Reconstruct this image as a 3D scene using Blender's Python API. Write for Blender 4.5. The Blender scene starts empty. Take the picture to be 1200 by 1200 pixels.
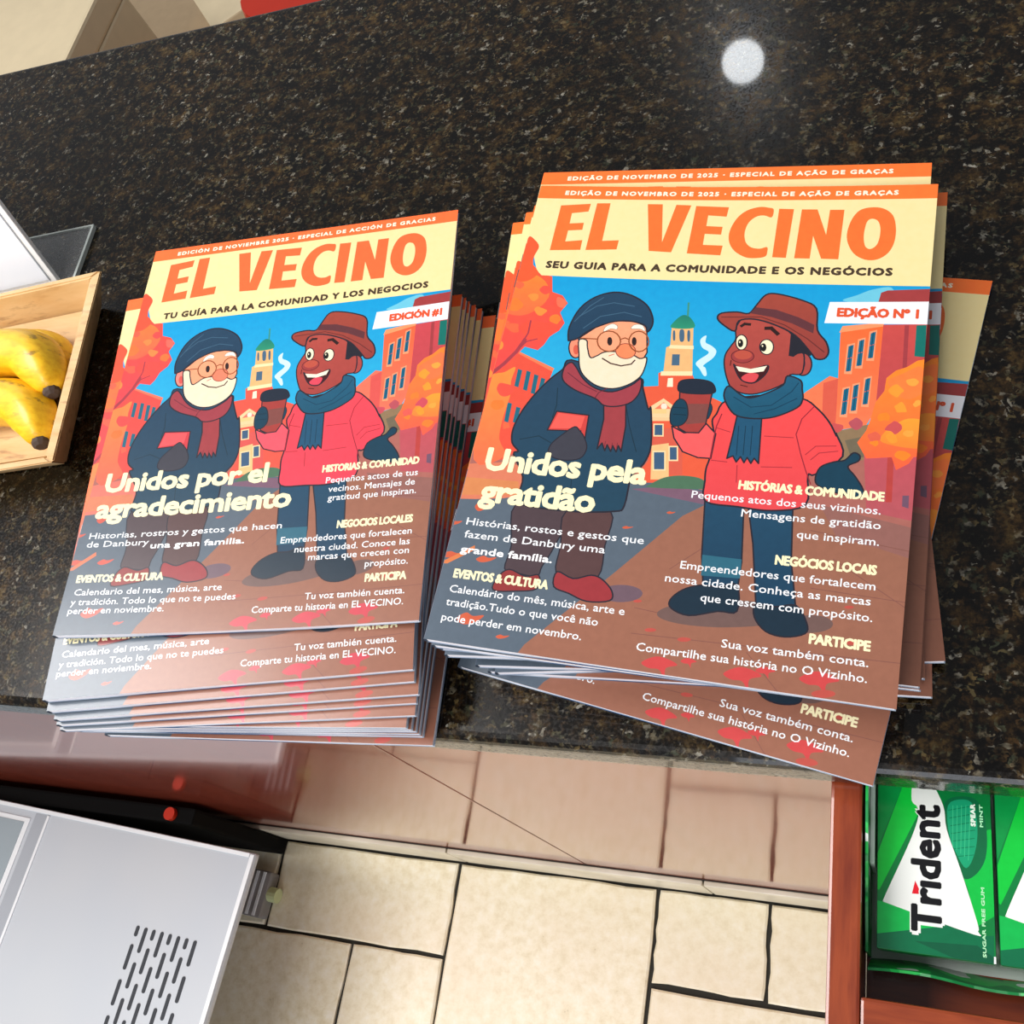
import bpy, bmesh, math, random
from mathutils import Vector, Matrix, Euler
from mathutils.geometry import delaunay_2d_cdt
R = math.radians
random.seed(7)
scene = bpy.context.scene
col = scene.collection

# ------------------------------------------------------------------ camera
cam_data = bpy.data.cameras.new('camera')
cam_data.sensor_width = 36.0
cam_data.lens = 36.0 * 1190.97 / 1200.0
cam_data.clip_start = 0.01
cam = bpy.data.objects.new('camera', cam_data)
cam.location = (0.0, 0.0, 0.4868)
cam.rotation_euler = (0.49297, 0.34718, 0.16881)
col.objects.link(cam)
scene.camera = cam

# ------------------------------------------------------------------ light
world = bpy.data.worlds.new('world'); scene.world = world
world.use_nodes = True
bg = world.node_tree.nodes['Background']
bg.inputs[0].default_value = (0.93, 0.95, 1.0, 1); bg.inputs[1].default_value = 0.24
def area(name, loc, aim, size, power, color=(1, 1, 1), shape='SQUARE', size_y=None):
    l = bpy.data.lights.new(name, 'AREA'); l.shape = shape; l.size = size
    if size_y: l.shape = 'RECTANGLE'; l.size_y = size_y
    l.energy = power; l.color = color
    o = bpy.data.objects.new(name, l); o.location = loc
    o.rotation_euler = (Vector(aim) - Vector(loc)).to_track_quat('-Z', 'Y').to_euler()
    col.objects.link(o); return o
area('ceiling_panel_light', (-1.60, 0.22, 1.75), (-0.3, 0.2, 0), 1.0, 50, (1.0, 0.97, 0.95))
area('room_light', (-0.7, -1.6, 1.9), (-0.4, 0.0, -0.4), 1.2, 46, (1.0, 0.97, 0.95))
area('window_light', (0.2, -2.6, 0.35), (0.0, 0.1, 0.0), 1.5, 30, (0.88, 0.92, 1.0))
area('downlight', (-0.47, 2.50, 1.60), (-0.11, 0.58, 0), 0.118, 1.0, (0.93, 0.97, 1.0), 'DISK')
scene.view_settings.view_transform = 'Standard'
scene.view_settings.look = 'None'
scene.view_settings.exposure = 0.0
scene.view_settings.gamma = 1.0
scene.view_settings.use_curve_mapping = False

# ------------------------------------------------------------------ helpers
def lin(c):
    c /= 255.0
    return c / 12.92 if c <= 0.04045 else ((c + 0.055) / 1.055) ** 2.4
def hexc(h): return tuple(lin(int(h[i:i+2], 16)) for i in (0, 2, 4))
def mat(name, rgb, rough=0.5, metal=0.0, coat=0.0, spec=0.5, ior=1.5):
    m = bpy.data.materials.new(name); m.use_nodes = True
    b = m.node_tree.nodes['Principled BSDF']
    b.inputs['Base Color'].default_value = (*(hexc(rgb) if isinstance(rgb, str) else rgb), 1)
    b.inputs['Roughness'].default_value = rough; b.inputs['Metallic'].default_value = metal
    b.inputs['Coat Weight'].default_value = coat; b.inputs['Coat Roughness'].default_value = 0.05
    b.inputs['Specular IOR Level'].default_value = spec; b.inputs['IOR'].default_value = ior
    return m
def N(m, t, **kw):
    n = m.node_tree.nodes.new(t)
    for k, v in kw.items():
        if k.startswith('i_'): n.inputs[int(k[2:])].default_value = v
        else: setattr(n, k, v)
    return n
def LK(m, a, b): m.node_tree.links.new(a, b)
def bsdf(m): return m.node_tree.nodes['Principled BSDF']
def coords(m, scale=(1, 1, 1), kind='Object'):
    tc = N(m, 'ShaderNodeTexCoord'); mp = N(m, 'ShaderNodeMapping')
    mp.inputs['Scale'].default_value = scale
    LK(m, tc.outputs[kind], mp.inputs['Vector']); return mp.outputs['Vector']
def ramp(m, src, stops):
    r = N(m, 'ShaderNodeValToRGB'); e = r.color_ramp.elements
    while len(e) < len(stops): e.new(0.5)
    for el, (p, c) in zip(e, stops): el.position = p; el.color = (*(hexc(c) if isinstance(c, str) else c), 1)
    LK(m, src, r.inputs[0]); return r.outputs['Color']
def noise(m, vec, scale, detail=3, rough=0.5):
    n = N(m, 'ShaderNodeTexNoise'); n.inputs['Scale'].default_value = scale
    n.inputs['Detail'].default_value = detail; n.inputs['Roughness'].default_value = rough
    LK(m, vec, n.inputs['Vector']); return n.outputs['Fac']
def mix(m, f, a, b, mode='MIX'):
    n = N(m, 'ShaderNodeMix', data_type='RGBA', blend_type=mode)
    for s, v in ((n.inputs[0], f), (n.inputs[6], a), (n.inputs[7], b)):
        if isinstance(v, (int, float)): s.default_value = v
        elif isinstance(v, tuple): s.default_value = (*v, 1)
        else: LK(m, v, s)
    return n.outputs[2]
def bump(m, h, strength=0.3, dist=0.001):
    b = N(m, 'ShaderNodeBump'); b.inputs['Strength'].default_value = strength; b.inputs['Distance'].default_value = dist
    LK(m, h, b.inputs['Height']); LK(m, b.outputs[0], bsdf(m).inputs['Normal'])

def link(name, data, parent=None, loc=None, rot=None):
    o = bpy.data.objects.new(name, data); col.objects.link(o)
    if parent: o.parent = parent
    if loc is not None: o.location = loc
    if rot is not None: o.rotation_euler = rot
    return o
def thing(name, label, cat, loc=(0, 0, 0), rot=(0, 0, 0), group=None, data=None):
    o = link(name, data, None, loc, rot); o['label'] = label; o['category'] = cat
    if group: o['group'] = group
    return o
def bm_mesh(name, bm, m, smooth=False):
    me = bpy.data.meshes.new(name); bm.normal_update(); bm.to_mesh(me); bm.free()
    for x in (m if isinstance(m, (list, tuple)) else [m]): me.materials.append(x)
    if smooth: me.polygons.foreach_set('use_smooth', [True] * len(me.polygons))
    return me
def box(bm, x0, x1, y0, y1, z0, z1, bev=0.0, seg=2):
    vs = [bm.verts.new((x, y, z)) for z in (z0, z1) for y in (y0, y1) for x in (x0, x1)]
    fs = [bm.faces.new([vs[i] for i in f]) for f in ((0, 2, 3, 1), (4, 5, 7, 6), (0, 1, 5, 4), (2, 6, 7, 3), (0, 4, 6, 2), (1, 3, 7, 5))]
    if bev:
        es = list({e for f in fs for e in f.edges})
        bmesh.ops.bevel(bm, geom=es, offset=bev, segments=seg, affect='EDGES', profile=0.6)
def box_obj(name, dims, m, parent=None, bev=0.0, loc=None, rot=None):
    bm = bmesh.new(); box(bm, *dims, bev=bev)
    return link(name, bm_mesh(name, bm, m), parent, loc, rot)
def prism(bm, pts, z0, z1, top=None):
    """pts counter-clockwise; top = other outline for z1"""
    top = top or pts
    a = [bm.verts.new((*p[:2], z0)) for p in pts]; b = [bm.verts.new((*p[:2], z1)) for p in top]
    n = len(pts)
    bm.faces.new(b); bm.faces.new(a[::-1])
    for i in range(n): bm.faces.new((a[i], a[(i+1) % n], b[(i+1) % n], b[i]))
def tube(bm, pts, rad, seg=8):
    rings = []
    up = Vector((0, 0, 1))
    for i, p in enumerate(pts):
        p = Vector(p); d = (Vector(pts[min(i+1, len(pts)-1)]) - Vector(pts[max(i-1, 0)])).normalized()
        s = d.cross(up); s = s.normalized() if s.length > 1e-4 else Vector((1, 0, 0)); t = s.cross(d)
        r = rad[i] if isinstance(rad, (list, tuple)) else rad
        rings.append([bm.verts.new(p + (s*math.cos(a) + t*math.sin(a))*r) for a in [2*math.pi*k/seg for k in range(seg)]])
    for a, b in zip(rings, rings[1:]):
        for k in range(seg): bm.faces.new((a[k], a[(k+1) % seg], b[(k+1) % seg], b[k]))
    bm.faces.new(rings[0][::-1]); bm.faces.new(rings[-1])

# ------------------------------------------------------------------ flat print: coloured shapes laid out on a sheet, cut into one planar mesh
def catmull(P, k=4):
    n = len(P); out = []
    for i in range(n):
        p0, p1, p2, p3 = P[i-1], P[i], P[(i+1) % n], P[(i+2) % n]
        for j in range(k):
            t = j / k
            out.append(tuple(0.5*((2*p1[c]) + (-p0[c]+p2[c])*t + (2*p0[c]-5*p1[c]+4*p2[c]-p3[c])*t*t + (-p0[c]+3*p1[c]-3*p2[c]+p3[c])*t**3) for c in (0, 1)))
    return out
def stroke(P, w, closed):
    out = []; n = len(P)
    for i in range(n if closed else n-1):
        a, b = Vector(P[i]), Vector(P[(i+1) % n]); d = b - a
        if d.length < 0.02: continue
        d.normalize(); s = Vector((-d.y, d.x)) * w/2; e = d * w*0.35
        out.append([tuple(a-e-s), tuple(b+e-s), tuple(b+e+s), tuple(a-e+s)])
    return out
def print_sheet(name, shapes, w, h, material, grid=18):
    """shapes in mm, y down, painter's order -> one planar mesh (metres, centred, y up) with a colour per face corner"""
    verts, faces, cols = [], [], []
    def add(P, c, yr):
        area2 = sum(P[i][0]*P[(i+1) % len(P)][1] - P[(i+1) % len(P)][0]*P[i][1] for i in range(len(P)))
        if abs(area2) < 1e-4: return
        if area2 < 0: P = P[::-1]
        b = len(verts); verts.extend(Vector(p) for p in P); faces.append(list(range(b, b+len(P)))); cols.append((c, yr))
    add([(0, 0), (w, 0), (w, h), (0, h)], ('ffffff', 'ffffff'), (0, 1))
    for k, c, flat, lw, *ol in shapes:
        P = [(flat[i]/10, flat[i+1]/10) for i in range(0, len(flat), 2)]
        c = c.split(','); c = (c[0], c[-1])
        if k == 'l':
            for qd in stroke(P, lw, False): add(qd, c, (0, 1))
            continue
        if k == 's': P = catmull(P)
        ys = [p[1] for p in P]; add(P, c, (min(ys), max(ys)))
        if ol:
            for qd in stroke(P, lw, True): add(qd, (ol[0], ol[0]), (0, 1))
    edges = []
    for i in range(grid+1):
        x = w*i/grid; b = len(verts); verts.extend((Vector((x, 0)), Vector((x, h)))); edges.append((b, b+1))
    V, E, F, ov, oe, of = delaunay_2d_cdt(verts, edges, faces, 0, 1e-5, True)
    pc = []
    lin_c = [(Vector(hexc(c[0])), Vector(hexc(c[1])), yr) for c, yr in cols]
    keepF, data = [], []
    for f, o in zip(F, of):
        if 0 not in o: continue
        a, b, (y0, y1) = lin_c[max(o)]
        keepF.append(tuple(f)[::-1] if True else f)
        for i in keepF[-1]:
            t = min(1, max(0, (V[i].y - y0) / max(y1 - y0, 1e-3))); cc = a.lerp(b, t); data += [cc.x, cc.y, cc.z, 1]
    me = bpy.data.meshes.new(name)
    me.from_pydata([((v.x - w/2)/1000, (h/2 - v.y)/1000, 0) for v in V], [], keepF)
    at = me.color_attributes.new('ink', 'FLOAT_COLOR', 'CORNER'); at.data.foreach_set('color', data)
    if me.polygons and me.polygons[0].normal.z < 0: me.flip_normals()
    me.materials.append(material); me.update()
    return me
def ink_material(name, rough=0.30, coat=0.22, spec=0.42):
    m = mat(name, 'ffffff', rough, coat=coat, spec=spec)
    a = N(m, 'ShaderNodeVertexColor'); a.layer_name = 'ink'
    n = noise(m, coords(m), 260, 2)
    v = mix(m, 0.10, a.outputs['Color'], n, 'OVERLAY')
    LK(m, v, bsdf(m).inputs['Base Color']); bsdf(m).inputs['Coat Roughness'].default_value = 0.16
    return m
_tc = bpy.data.curves.new('type', 'FONT'); _tob = bpy.data.objects.new('type', _tc); col.objects.link(_tob)
def text_geo(s, x, y, w, cap, bold=0.0, spacing=1.0, res=2):
    """glyph triangles in mm (y down), left x, baseline y, width w, cap height cap; bold = stroke growth in mm"""
    _tc.body = s; _tc.resolution_u = res; _tc.space_character = spacing; _tc.fill_mode = 'FRONT'
    bpy.context.view_layer.update()
    me = bpy.data.meshes.new_from_object(_tob.evaluated_get(bpy.context.evaluated_depsgraph_get()))
    vs = [v.co.copy() for v in me.vertices]; fs = [tuple(p.vertices) for p in me.polygons]
    bpy.data.meshes.remove(me)
    x0 = min(v.x for v in vs); x1 = max(v.x for v in vs); k = (cap-bold) / 0.682; w -= bold
    V, F = [], []
    shifts = [(0, 0)] if not bold else [(bold/2*math.cos(a), bold/2*math.sin(a)) for a in [math.pi/4*(i+.5) for i in range(8)]] + [(0, 0)]
    for n, (dx, dy) in enumerate(shifts):
        b = len(V)
        V += [(x + bold/2 + (v.x-x0)/(x1-x0)*w + dx, y - bold/2 - v.y*k + dy, n*1.5e-6) for v in vs]
        F += [tuple(b+i for i in f) for f in fs]
    return V, F
STY = {'b4.2': (3.1, .45, 1.25), 'b5': (5.0, .75, 1.15), 'B6': (5.6, .85, 1.0), 'I14': (13.4, 1.4, .94), 'n': (3.9, .12, 1.0), 'm': (3.9, .32, 1.0), 'c': (4.9, .62, .95)}
def with_lettering(me, lines, w, h, lift=0.00006, styles=STY, turn=False):
    """adds flat type to a printed sheet, in the same mesh"""
    base = me; V = [tuple(v.co) for v in base.vertices]; F = [tuple(p.vertices) for p in base.polygons]
    D = [c for d in base.color_attributes['ink'].data for c in d.color]
    for ln_, (s, x, y, tw, hc, st) in enumerate(lines):
        cap, bo, sp = styles[st]
        v, f = text_geo(s, x, y, tw, cap, bo, sp); b = len(V); c = (*hexc(hc), 1)
        for px, py, pz in v:
            X, Y, Z = (px-w/2)/1000, (h/2-py)/1000, lift + pz + (ln_*2e-5 if turn else 0)
            V.append((-Y, X, Z) if turn else (X, Y, Z))
        for q in f: F.append(tuple(b+i for i in q)); D += c*len(q)
    out = bpy.data.meshes.new(base.name); out.from_pydata(V, [], F)
    at = out.color_attributes.new('ink', 'FLOAT_COLOR', 'CORNER'); at.data.foreach_set('color', D)
    out.materials.append(base.materials[0]); out.update(); bpy.data.meshes.remove(base)
    return out
def bent(me, f):
    me = me.copy()
    for v in me.vertices: v.co.z += f(v.co.x, v.co.y)
    me.update(); return me

# ------------------------------------------------------------------ cover artwork (0.1 mm)
ART = [
["p","0096d2,35b4d8",[0,500,2160,500,2160,1850,0,1850],0],
["s","6cc4dc",[1754,737,1823,702,1892,667,1982,654,1988,734,1868,752],0],
["p","a5645a",[0,1500,2160,1500,2160,2790,0,2790],0],
["p","55626f",[-162,2036,299,1976,858,1845,1081,1845,2169,1957,2255,2858,1072,3056,-168,2919],0],
["p","96634f",[1262,1917,1719,1902,1920,1929,2196,1959,2255,2858,322,3107,502,2746,862,2334,1137,2005],0],
["p","8f6058",[1760,1881,2197,1962,2207,2116,2043,2074,1846,2034],0],
["p","77586a",[866,1888,1066,1850,1240,1871,1242,1936],0],
["l","805248",[988,2493,1261,2518],0.35],
["l","805248",[995,2618,2212,2588],0.35],
["l","805248",[1731,2015,2177,2073],0.35],
["l","805248",[1034,2842,1601,2826],0.35],
["l","805248",[1761,2296,2193,2314],0.35],
["l","805248",[1843,2145,2196,2358],0.35],
["l","805248",[1521,2633,1694,2811],0.35],
["l","805248",[1120,2282,1266,2150],0.35],
["s","d2785a",[-81,1856,76,1821,263,1817,324,1980,-161,2040,-166,1924],0],
["p","cf8250",[-35,1911,283,1906,312,1978,-77,2021],0],
["p","e0503c",[32,1143,112,1149,329,1239,320,1308,386,1572,182,1791,34,1805,-42,1332],0],
["p","f07850",[112,1149,119,1138,332,1228,327,1249],0],
["p","1e6478",[134,1246,159,1253,161,1359,137,1352],0],
["p","1e6478",[184,1253,209,1260,213,1377,189,1370],0],
["p","1e6478",[231,1272,256,1278,260,1394,236,1388],0],
["p","1e6478",[274,1290,298,1297,297,1392,273,1385],0],
["p","1e6478",[123,1454,148,1460,153,1574,129,1568],0],
["p","1e6478",[176,1476,201,1482,201,1575,177,1569],0],
["p","f05a34,e84646",[4,370,44,392,78,438,61,518,71,564,133,624,198,638,220,741,283,762,323,811,302,852,292,874,331,940,311,990,266,1031,244,1087,218,1121,141,1104,54,1240,-42,1332,-132,961,-108,637,-53,578,-39,509,-7,451],0],
["s","ff8232,f06840",[-127,636,53,619,166,674,207,776,148,869,67,907,-27,888,-84,822],0],
["s","f0503c",[124,938,243,944,310,941,300,985,218,1056,148,1048,85,985],0],
["s","ff6e50",[256,774,309,795,309,840,268,830],0],
["s","ff8c3c,e86a46",[-42,1332,16,1285,62,1272,117,1236,112,1322,127,1406,122,1490,118,1574,127,1675,178,1772,16,1806],0],
["l","a03c46",[-28,1310,49,1218,100,1139,131,1060],2.2],
["l","a03c46",[124,1072,141,1015,138,937],1.0],
["l","a03c46",[100,1139,143,1071,198,1051],0.8],
["s","ff7832",[-9,750,-27,768,-44,786,-69,776,-108,767,-96,740,-96,712,-58,717,-33,724],0],
["s","f86440",[48,701,48,712,32,729,16,727,-7,709,-8,697,4,683,20,682,41,688],0],
["s","ff8a3c",[149,778,146,792,129,807,110,801,98,786,85,774,98,761,120,757,141,762],0],
["s","ee5040",[211,730,206,747,188,759,172,757,150,741,144,725,159,705,176,702,197,709],0],
["s","ff7832",[74,838,57,868,40,877,6,876,-30,855,-21,832,-9,804,21,790,46,806],0],
["s","f86440",[22,954,11,966,1,984,-18,978,-33,965,-41,951,-33,938,-11,938,1,942],0],
["s","ff8a3c",[217,866,205,884,191,900,170,897,152,879,142,860,155,842,177,848,193,853],0],
["s","ee5040",[245,809,251,828,233,832,216,834,196,822,198,801,206,784,222,779,242,791],0],
["s","ff7832",[308,918,299,933,289,949,260,940,245,932,240,909,253,893,276,887,295,898],0],
["s","f86440",[77,985,85,1012,59,1018,34,1009,22,998,-1,980,18,963,44,959,73,964],0],
["s","ff8a3c",[17,1100,15,1125,-4,1135,-28,1124,-46,1111,-62,1094,-37,1083,-19,1076,4,1079],0],
["s","ee5040",[140,1373,129,1404,102,1420,74,1416,52,1393,42,1370,52,1341,86,1342,124,1352],0],
["s","ff7832",[109,1470,103,1488,83,1501,62,1505,34,1485,35,1461,47,1447,73,1446,94,1445],0],
["s","f86440",[163,1590,168,1601,153,1608,136,1614,131,1600,127,1587,128,1574,145,1575,160,1579],0],
["p","e05a3c",[817,1306,904,1295,891,1219,924,1201,1062,1208,1117,1315,1235,1366,1229,1504,1223,1695,1224,1816,1232,1817,860,1853,923,1723],0],
["p","e6b478",[915,936,1028,930,1044,1054,1064,1207,916,1217,906,1061,925,1050],0],
["p","f0dcaa",[924,1045,1046,1043,1049,1064,920,1066],0],
["p","f0dcaa",[903,1207,1064,1197,1066,1223,904,1233],0],
["s","46647d",[960,953,982,952,991,1015,970,1016],0],
["s","46647d",[926,960,936,959,945,1012,934,1012],0],
["s","46647d",[1001,956,1014,955,1022,1013,1010,1014],0],
["p","46647d",[944,1101,983,1099,991,1166,951,1168],0],
["p","f0e6c8",[945,1246,970,1242,978,1295,948,1297],0],
["s","1e7864,2a9070",[914,939,924,896,963,856,1006,874,1032,933],0],
["l","3c8c78",[988,860,980,779],1],
["p","f0c896",[882,1482,877,1423,942,1366,1011,1413,1020,1472],0],
["p","e6785a",[905,1431,946,1388,991,1424],0],
["s","e6dcc8",[967,1411,967,1419,963,1425,958,1429,951,1430,944,1427,939,1421,936,1413,936,1406,939,1399,945,1395,952,1395,959,1398,964,1404],0],
["p","e6be8c",[900,1481,1016,1472,1019,1491,903,1501],0],
["p","d25a46",[905,1550,1062,1524,1103,1788,948,1803],0],
["p","f0c382",[892,1432,966,1426,971,1452,896,1458],0],
["p","e8b97e",[926,1639,1009,1619,1039,1806,1008,1822,952,1827],0],
["p","f0d2a0",[914,1515,966,1511,978,1584,926,1588],0],
["p","3c5a78",[922,1522,961,1519,970,1577,931,1580],0],
["p","f0d2a0",[1010,1634,1057,1630,1071,1714,1024,1718],0],
["p","3c5a78",[1018,1641,1052,1638,1063,1707,1029,1710],0],
["p","f0d2a0",[936,1669,1000,1663,1018,1772,954,1778],0],
["p","3c5a78",[944,1676,995,1671,1010,1765,960,1770],0],
["s","4b6e55",[956,1853,1013,1812,1088,1792,1183,1795,1233,1825,1237,1851,959,1870],0],
["p","f07850",[1544,1382,1634,1279,1735,1184,1778,1196,1801,1504,1580,1522],0],
["p","d75a46",[1709,1225,1778,1196,1801,1504,1728,1510],0],
["p","a03c3c",[1934,685,1963,671,2221,655,2226,744,1924,750],0],
["p","fa6932,f07850",[1762,936,1770,910,1959,876,1967,1350,1926,1447,1789,1487,1784,1364],0],
["p","ff9664",[1756,930,1768,891,1963,863,1959,886],0],
["p","c84b46,b4464b",[1959,876,2233,863,2259,1339,1961,1397],0],
["p","a03c41",[2058,877,2078,876,2084,1116,2065,1123],0],
["p","fa9b6e",[1800,999,1836,987,1836,1168,1800,1168],0],
["p","146482",[1807,1009,1831,998,1830,1150,1807,1155],0],
["l","c85a46",[1808,1081,1831,1072],0.4],
["l","0f4660",[1819,1003,1818,1152],0.4],
["p","fa9b6e",[1848,966,1883,954,1882,1134,1847,1134],0],
["p","146482",[1855,975,1878,964,1877,1116,1853,1121],0],
["l","c85a46",[1855,1047,1878,1039],0.4],
["l","0f4660",[1866,970,1865,1118],0.4],
["p","fa9b6e",[1898,919,1933,907,1932,1088,1896,1088],0],
["p","146482",[1905,929,1928,917,1926,1070,1903,1075],0],
["l","c85a46",[1905,1001,1928,992],0.4],
["l","0f4660",[1916,923,1915,1072],0.4],
["p","fa9b6e",[1801,1248,1836,1236,1836,1410,1801,1410],0],
["p","146482",[1808,1257,1831,1246,1830,1392,1807,1398],0],
["l","c85a46",[1808,1326,1831,1318],0.4],
["l","0f4660",[1819,1251,1819,1395],0.4],
["p","fa9b6e",[1845,1224,1879,1212,1879,1386,1843,1387],0],
["p","146482",[1851,1233,1874,1222,1873,1369,1850,1374],0],
["l","c85a46",[1852,1303,1874,1294],0.4],
["l","0f4660",[1863,1228,1862,1371],0.4],
["p","fa9b6e",[1895,1185,1930,1173,1929,1347,1894,1347],0],
["p","146482",[1902,1194,1925,1183,1923,1330,1900,1335],0],
["l","c85a46",[1902,1264,1925,1255],0.4],
["l","0f4660",[1913,1188,1912,1332],0.4],
["p","0f6e64",[2112,875,2158,872,2162,1056,2114,1053],0],
["p","0f6e64",[2214,870,2271,867,2272,1050,2210,1048],0],
["p","8c7355",[1792,1490,1954,1435,1942,1629,1811,1663],0],
["p","6e6450",[1838,1535,1931,1504,1931,1618,1874,1624],0],
["p","be505a,a5555a",[1930,1607,2271,1554,2305,2145,2204,1929,1964,1892],0],
["p","b4413c",[2034,1609,2062,1606,2070,1837,2043,1840],0],
["p","6e5064",[2113,1800,2141,1797,2143,1862,2115,1854],0],
["p","ff8c28,fa5f3c",[1959,1315,1993,1254,1997,1181,2037,1137,2084,1116,2130,1077,2186,1061,2262,1057,2291,1574,2146,1599,2129,1634,2076,1672,2053,1607,1941,1623,1894,1542,1929,1476,1943,1411],0],
["s","ffa032,fa8232",[2005,1532,2006,1486,2050,1437,2113,1397,2207,1401,2271,1384,2279,1531,2143,1554],0],
["s","ff7d3c",[2004,1205,2068,1153,2151,1111,2169,1241,2087,1294],0],
["s","ff9632",[2081,1247,2069,1262,2053,1285,2033,1276,2016,1262,2012,1244,2030,1221,2048,1214,2062,1227],0],
["s","ffa040",[2144,1196,2135,1212,2124,1219,2105,1218,2091,1205,2087,1189,2103,1181,2122,1177,2136,1185],0],
["s","fa7832",[2207,1168,2210,1177,2197,1180,2187,1180,2172,1177,2180,1162,2185,1156,2195,1154,2210,1157],0],
["s","ff8228",[2028,1392,2025,1414,2005,1413,1985,1420,1974,1406,1976,1388,1984,1379,2002,1373,2015,1372],0],
["s","ff9632",[2095,1340,2100,1361,2079,1365,2059,1367,2052,1354,2044,1335,2054,1326,2073,1309,2089,1326],0],
["s","ffa040",[2161,1312,2156,1322,2149,1326,2136,1333,2125,1320,2132,1309,2135,1300,2148,1294,2162,1301],0],
["s","fa7832",[2245,1283,2232,1294,2224,1308,2206,1298,2203,1292,2198,1278,2207,1268,2221,1263,2235,1267],0],
["s","ff8228",[1988,1534,1987,1546,1976,1556,1961,1548,1949,1542,1954,1530,1961,1522,1974,1513,1984,1524],0],
["s","ff9632",[2066,1504,2071,1523,2052,1534,2035,1528,2027,1514,2018,1501,2027,1485,2048,1476,2062,1493],0],
["s","ffa040",[2139,1475,2133,1490,2123,1494,2111,1495,2094,1484,2095,1471,2107,1461,2121,1462,2134,1460],0],
["s","fa7832",[2232,1490,2232,1503,2210,1527,2189,1523,2175,1502,2174,1485,2191,1469,2209,1471,2219,1477],0],
["s","ff8228",[2134,1589,2126,1604,2106,1622,2089,1616,2066,1603,2066,1586,2079,1572,2103,1571,2118,1576],0],
["s","dc5f46",[1710,1546,1706,1566,1690,1570,1669,1576,1657,1560,1659,1540,1667,1530,1686,1525,1699,1531],0],
["s","c85050",[1825,1467,1820,1480,1802,1496,1780,1494,1768,1483,1763,1464,1776,1446,1795,1448,1820,1453],0],
["s","b4505a",[1910,1442,1908,1457,1886,1475,1863,1465,1856,1457,1846,1438,1862,1421,1881,1408,1907,1428],0],
["s","dc5f46",[1997,1504,1993,1524,1976,1525,1954,1531,1943,1516,1937,1498,1955,1486,1971,1478,1991,1491],0],
["s","c85050",[2086,1445,2083,1462,2059,1486,2040,1471,2011,1465,2022,1440,2036,1427,2052,1414,2078,1429],0],
["s","c84646",[1065,2748,1125,2711,1185,2716,1228,2737,1179,2758,1180,2805,1148,2769,1102,2769],0],
["s","c84646",[1434,2743,1496,2705,1557,2710,1599,2732,1549,2754,1549,2802,1517,2766,1471,2766],0],
["s","c84646",[1757,2715,1820,2676,1881,2681,1923,2703,1872,2725,1870,2775,1840,2738,1793,2738],0],
["s","c84646",[1239,2714,1265,2698,1291,2700,1310,2709,1288,2719,1289,2740,1275,2724,1255,2724],0],
["s","c84646",[1569,2707,1601,2688,1632,2690,1654,2701,1628,2713,1628,2738,1611,2719,1587,2719],0],
["s","b95046",[1912,2762,1908,2770,1895,2778,1876,2785,1854,2788,1834,2788,1820,2784,1814,2777,1818,2769,1831,2761,1851,2754,1872,2751,1892,2751,1906,2755],0],
["s","b95046",[1654,1672,1653,1676,1648,1678,1641,1680,1633,1681,1626,1680,1621,1678,1619,1676,1620,1673,1625,1670,1632,1668,1640,1667,1647,1668,1652,1670],0],
["s","b95046",[1269,2609,1267,2614,1259,2619,1247,2623,1234,2625,1222,2625,1213,2622,1209,2618,1211,2613,1219,2608,1231,2604,1244,2603,1256,2603,1265,2605],0],
["s","b95046",[1952,2362,1950,2365,1945,2369,1937,2371,1928,2373,1920,2372,1914,2370,1912,2367,1913,2364,1919,2361,1927,2358,1936,2357,1944,2357,1949,2359],0],
["s","b95046",[1017,2457,1016,2460,1011,2463,1003,2466,994,2467,986,2467,980,2465,977,2462,979,2459,984,2456,992,2453,1001,2452,1009,2452,1015,2454],0],
["s","b95046",[1106,2586,1104,2591,1098,2595,1087,2598,1076,2600,1065,2600,1057,2598,1054,2594,1056,2590,1063,2585,1073,2582,1084,2580,1095,2581,1103,2583],0],
["s","b95046",[1991,2520,1988,2525,1980,2530,1967,2535,1953,2537,1941,2536,1931,2533,1928,2529,1931,2523,1939,2518,1951,2514,1965,2512,1978,2512,1987,2515],0],
["s","c85a3c",[138,2665,179,2629,218,2642,272,2631,239,2669,180,2690],0],
["s","c85a3c",[162,2349,195,2328,224,2335,265,2328,238,2350,192,2363],0],
["s","c85a3c",[-29,2348,17,2325,56,2331,112,2322,74,2346,11,2360],0],
["s","c85a3c",[-44,2173,-18,2154,6,2161,40,2156,18,2175,-18,2185],0],
["s","c85a3c",[87,2069,106,2041,128,2054,156,2048,141,2078,111,2092],0],
["s","c85a3c",[354,2727,375,2714,393,2718,420,2713,402,2727,373,2735],0],
["s","c85a3c",[858,2097,876,2087,890,2090,912,2087,897,2096,873,2102],0],
["s","c85a3c",[1059,1995,1073,1987,1084,1990,1101,1987,1090,1996,1071,2001],0],
["p","d27846",[-29,2397,138,2278,144,2302,19,2391],0],
["s","6b5560",[1014,2419,1007,2439,982,2457,943,2471,898,2477,855,2474,824,2463,810,2446,817,2426,843,2407,882,2394,928,2388,970,2391,1001,2402],0],
["s","4b3c41",[300,2033,574,2029,545,2230,505,2344,488,2399,382,2395,319,2379,326,2256],0.68,"26242f"],
["s","553c3c",[565,2043,787,2019,792,2201,789,2361,670,2388,579,2364,574,2227],0.68,"26242f"],
["s","8c3232",[343,2382,432,2407,498,2392,502,2463,403,2488,287,2497,295,2430],0.68,"26242f"],
["s","963237",[585,2363,670,2388,755,2360,814,2376,868,2427,866,2475,758,2493,663,2465,584,2440],0.75,"26242f"],
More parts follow.
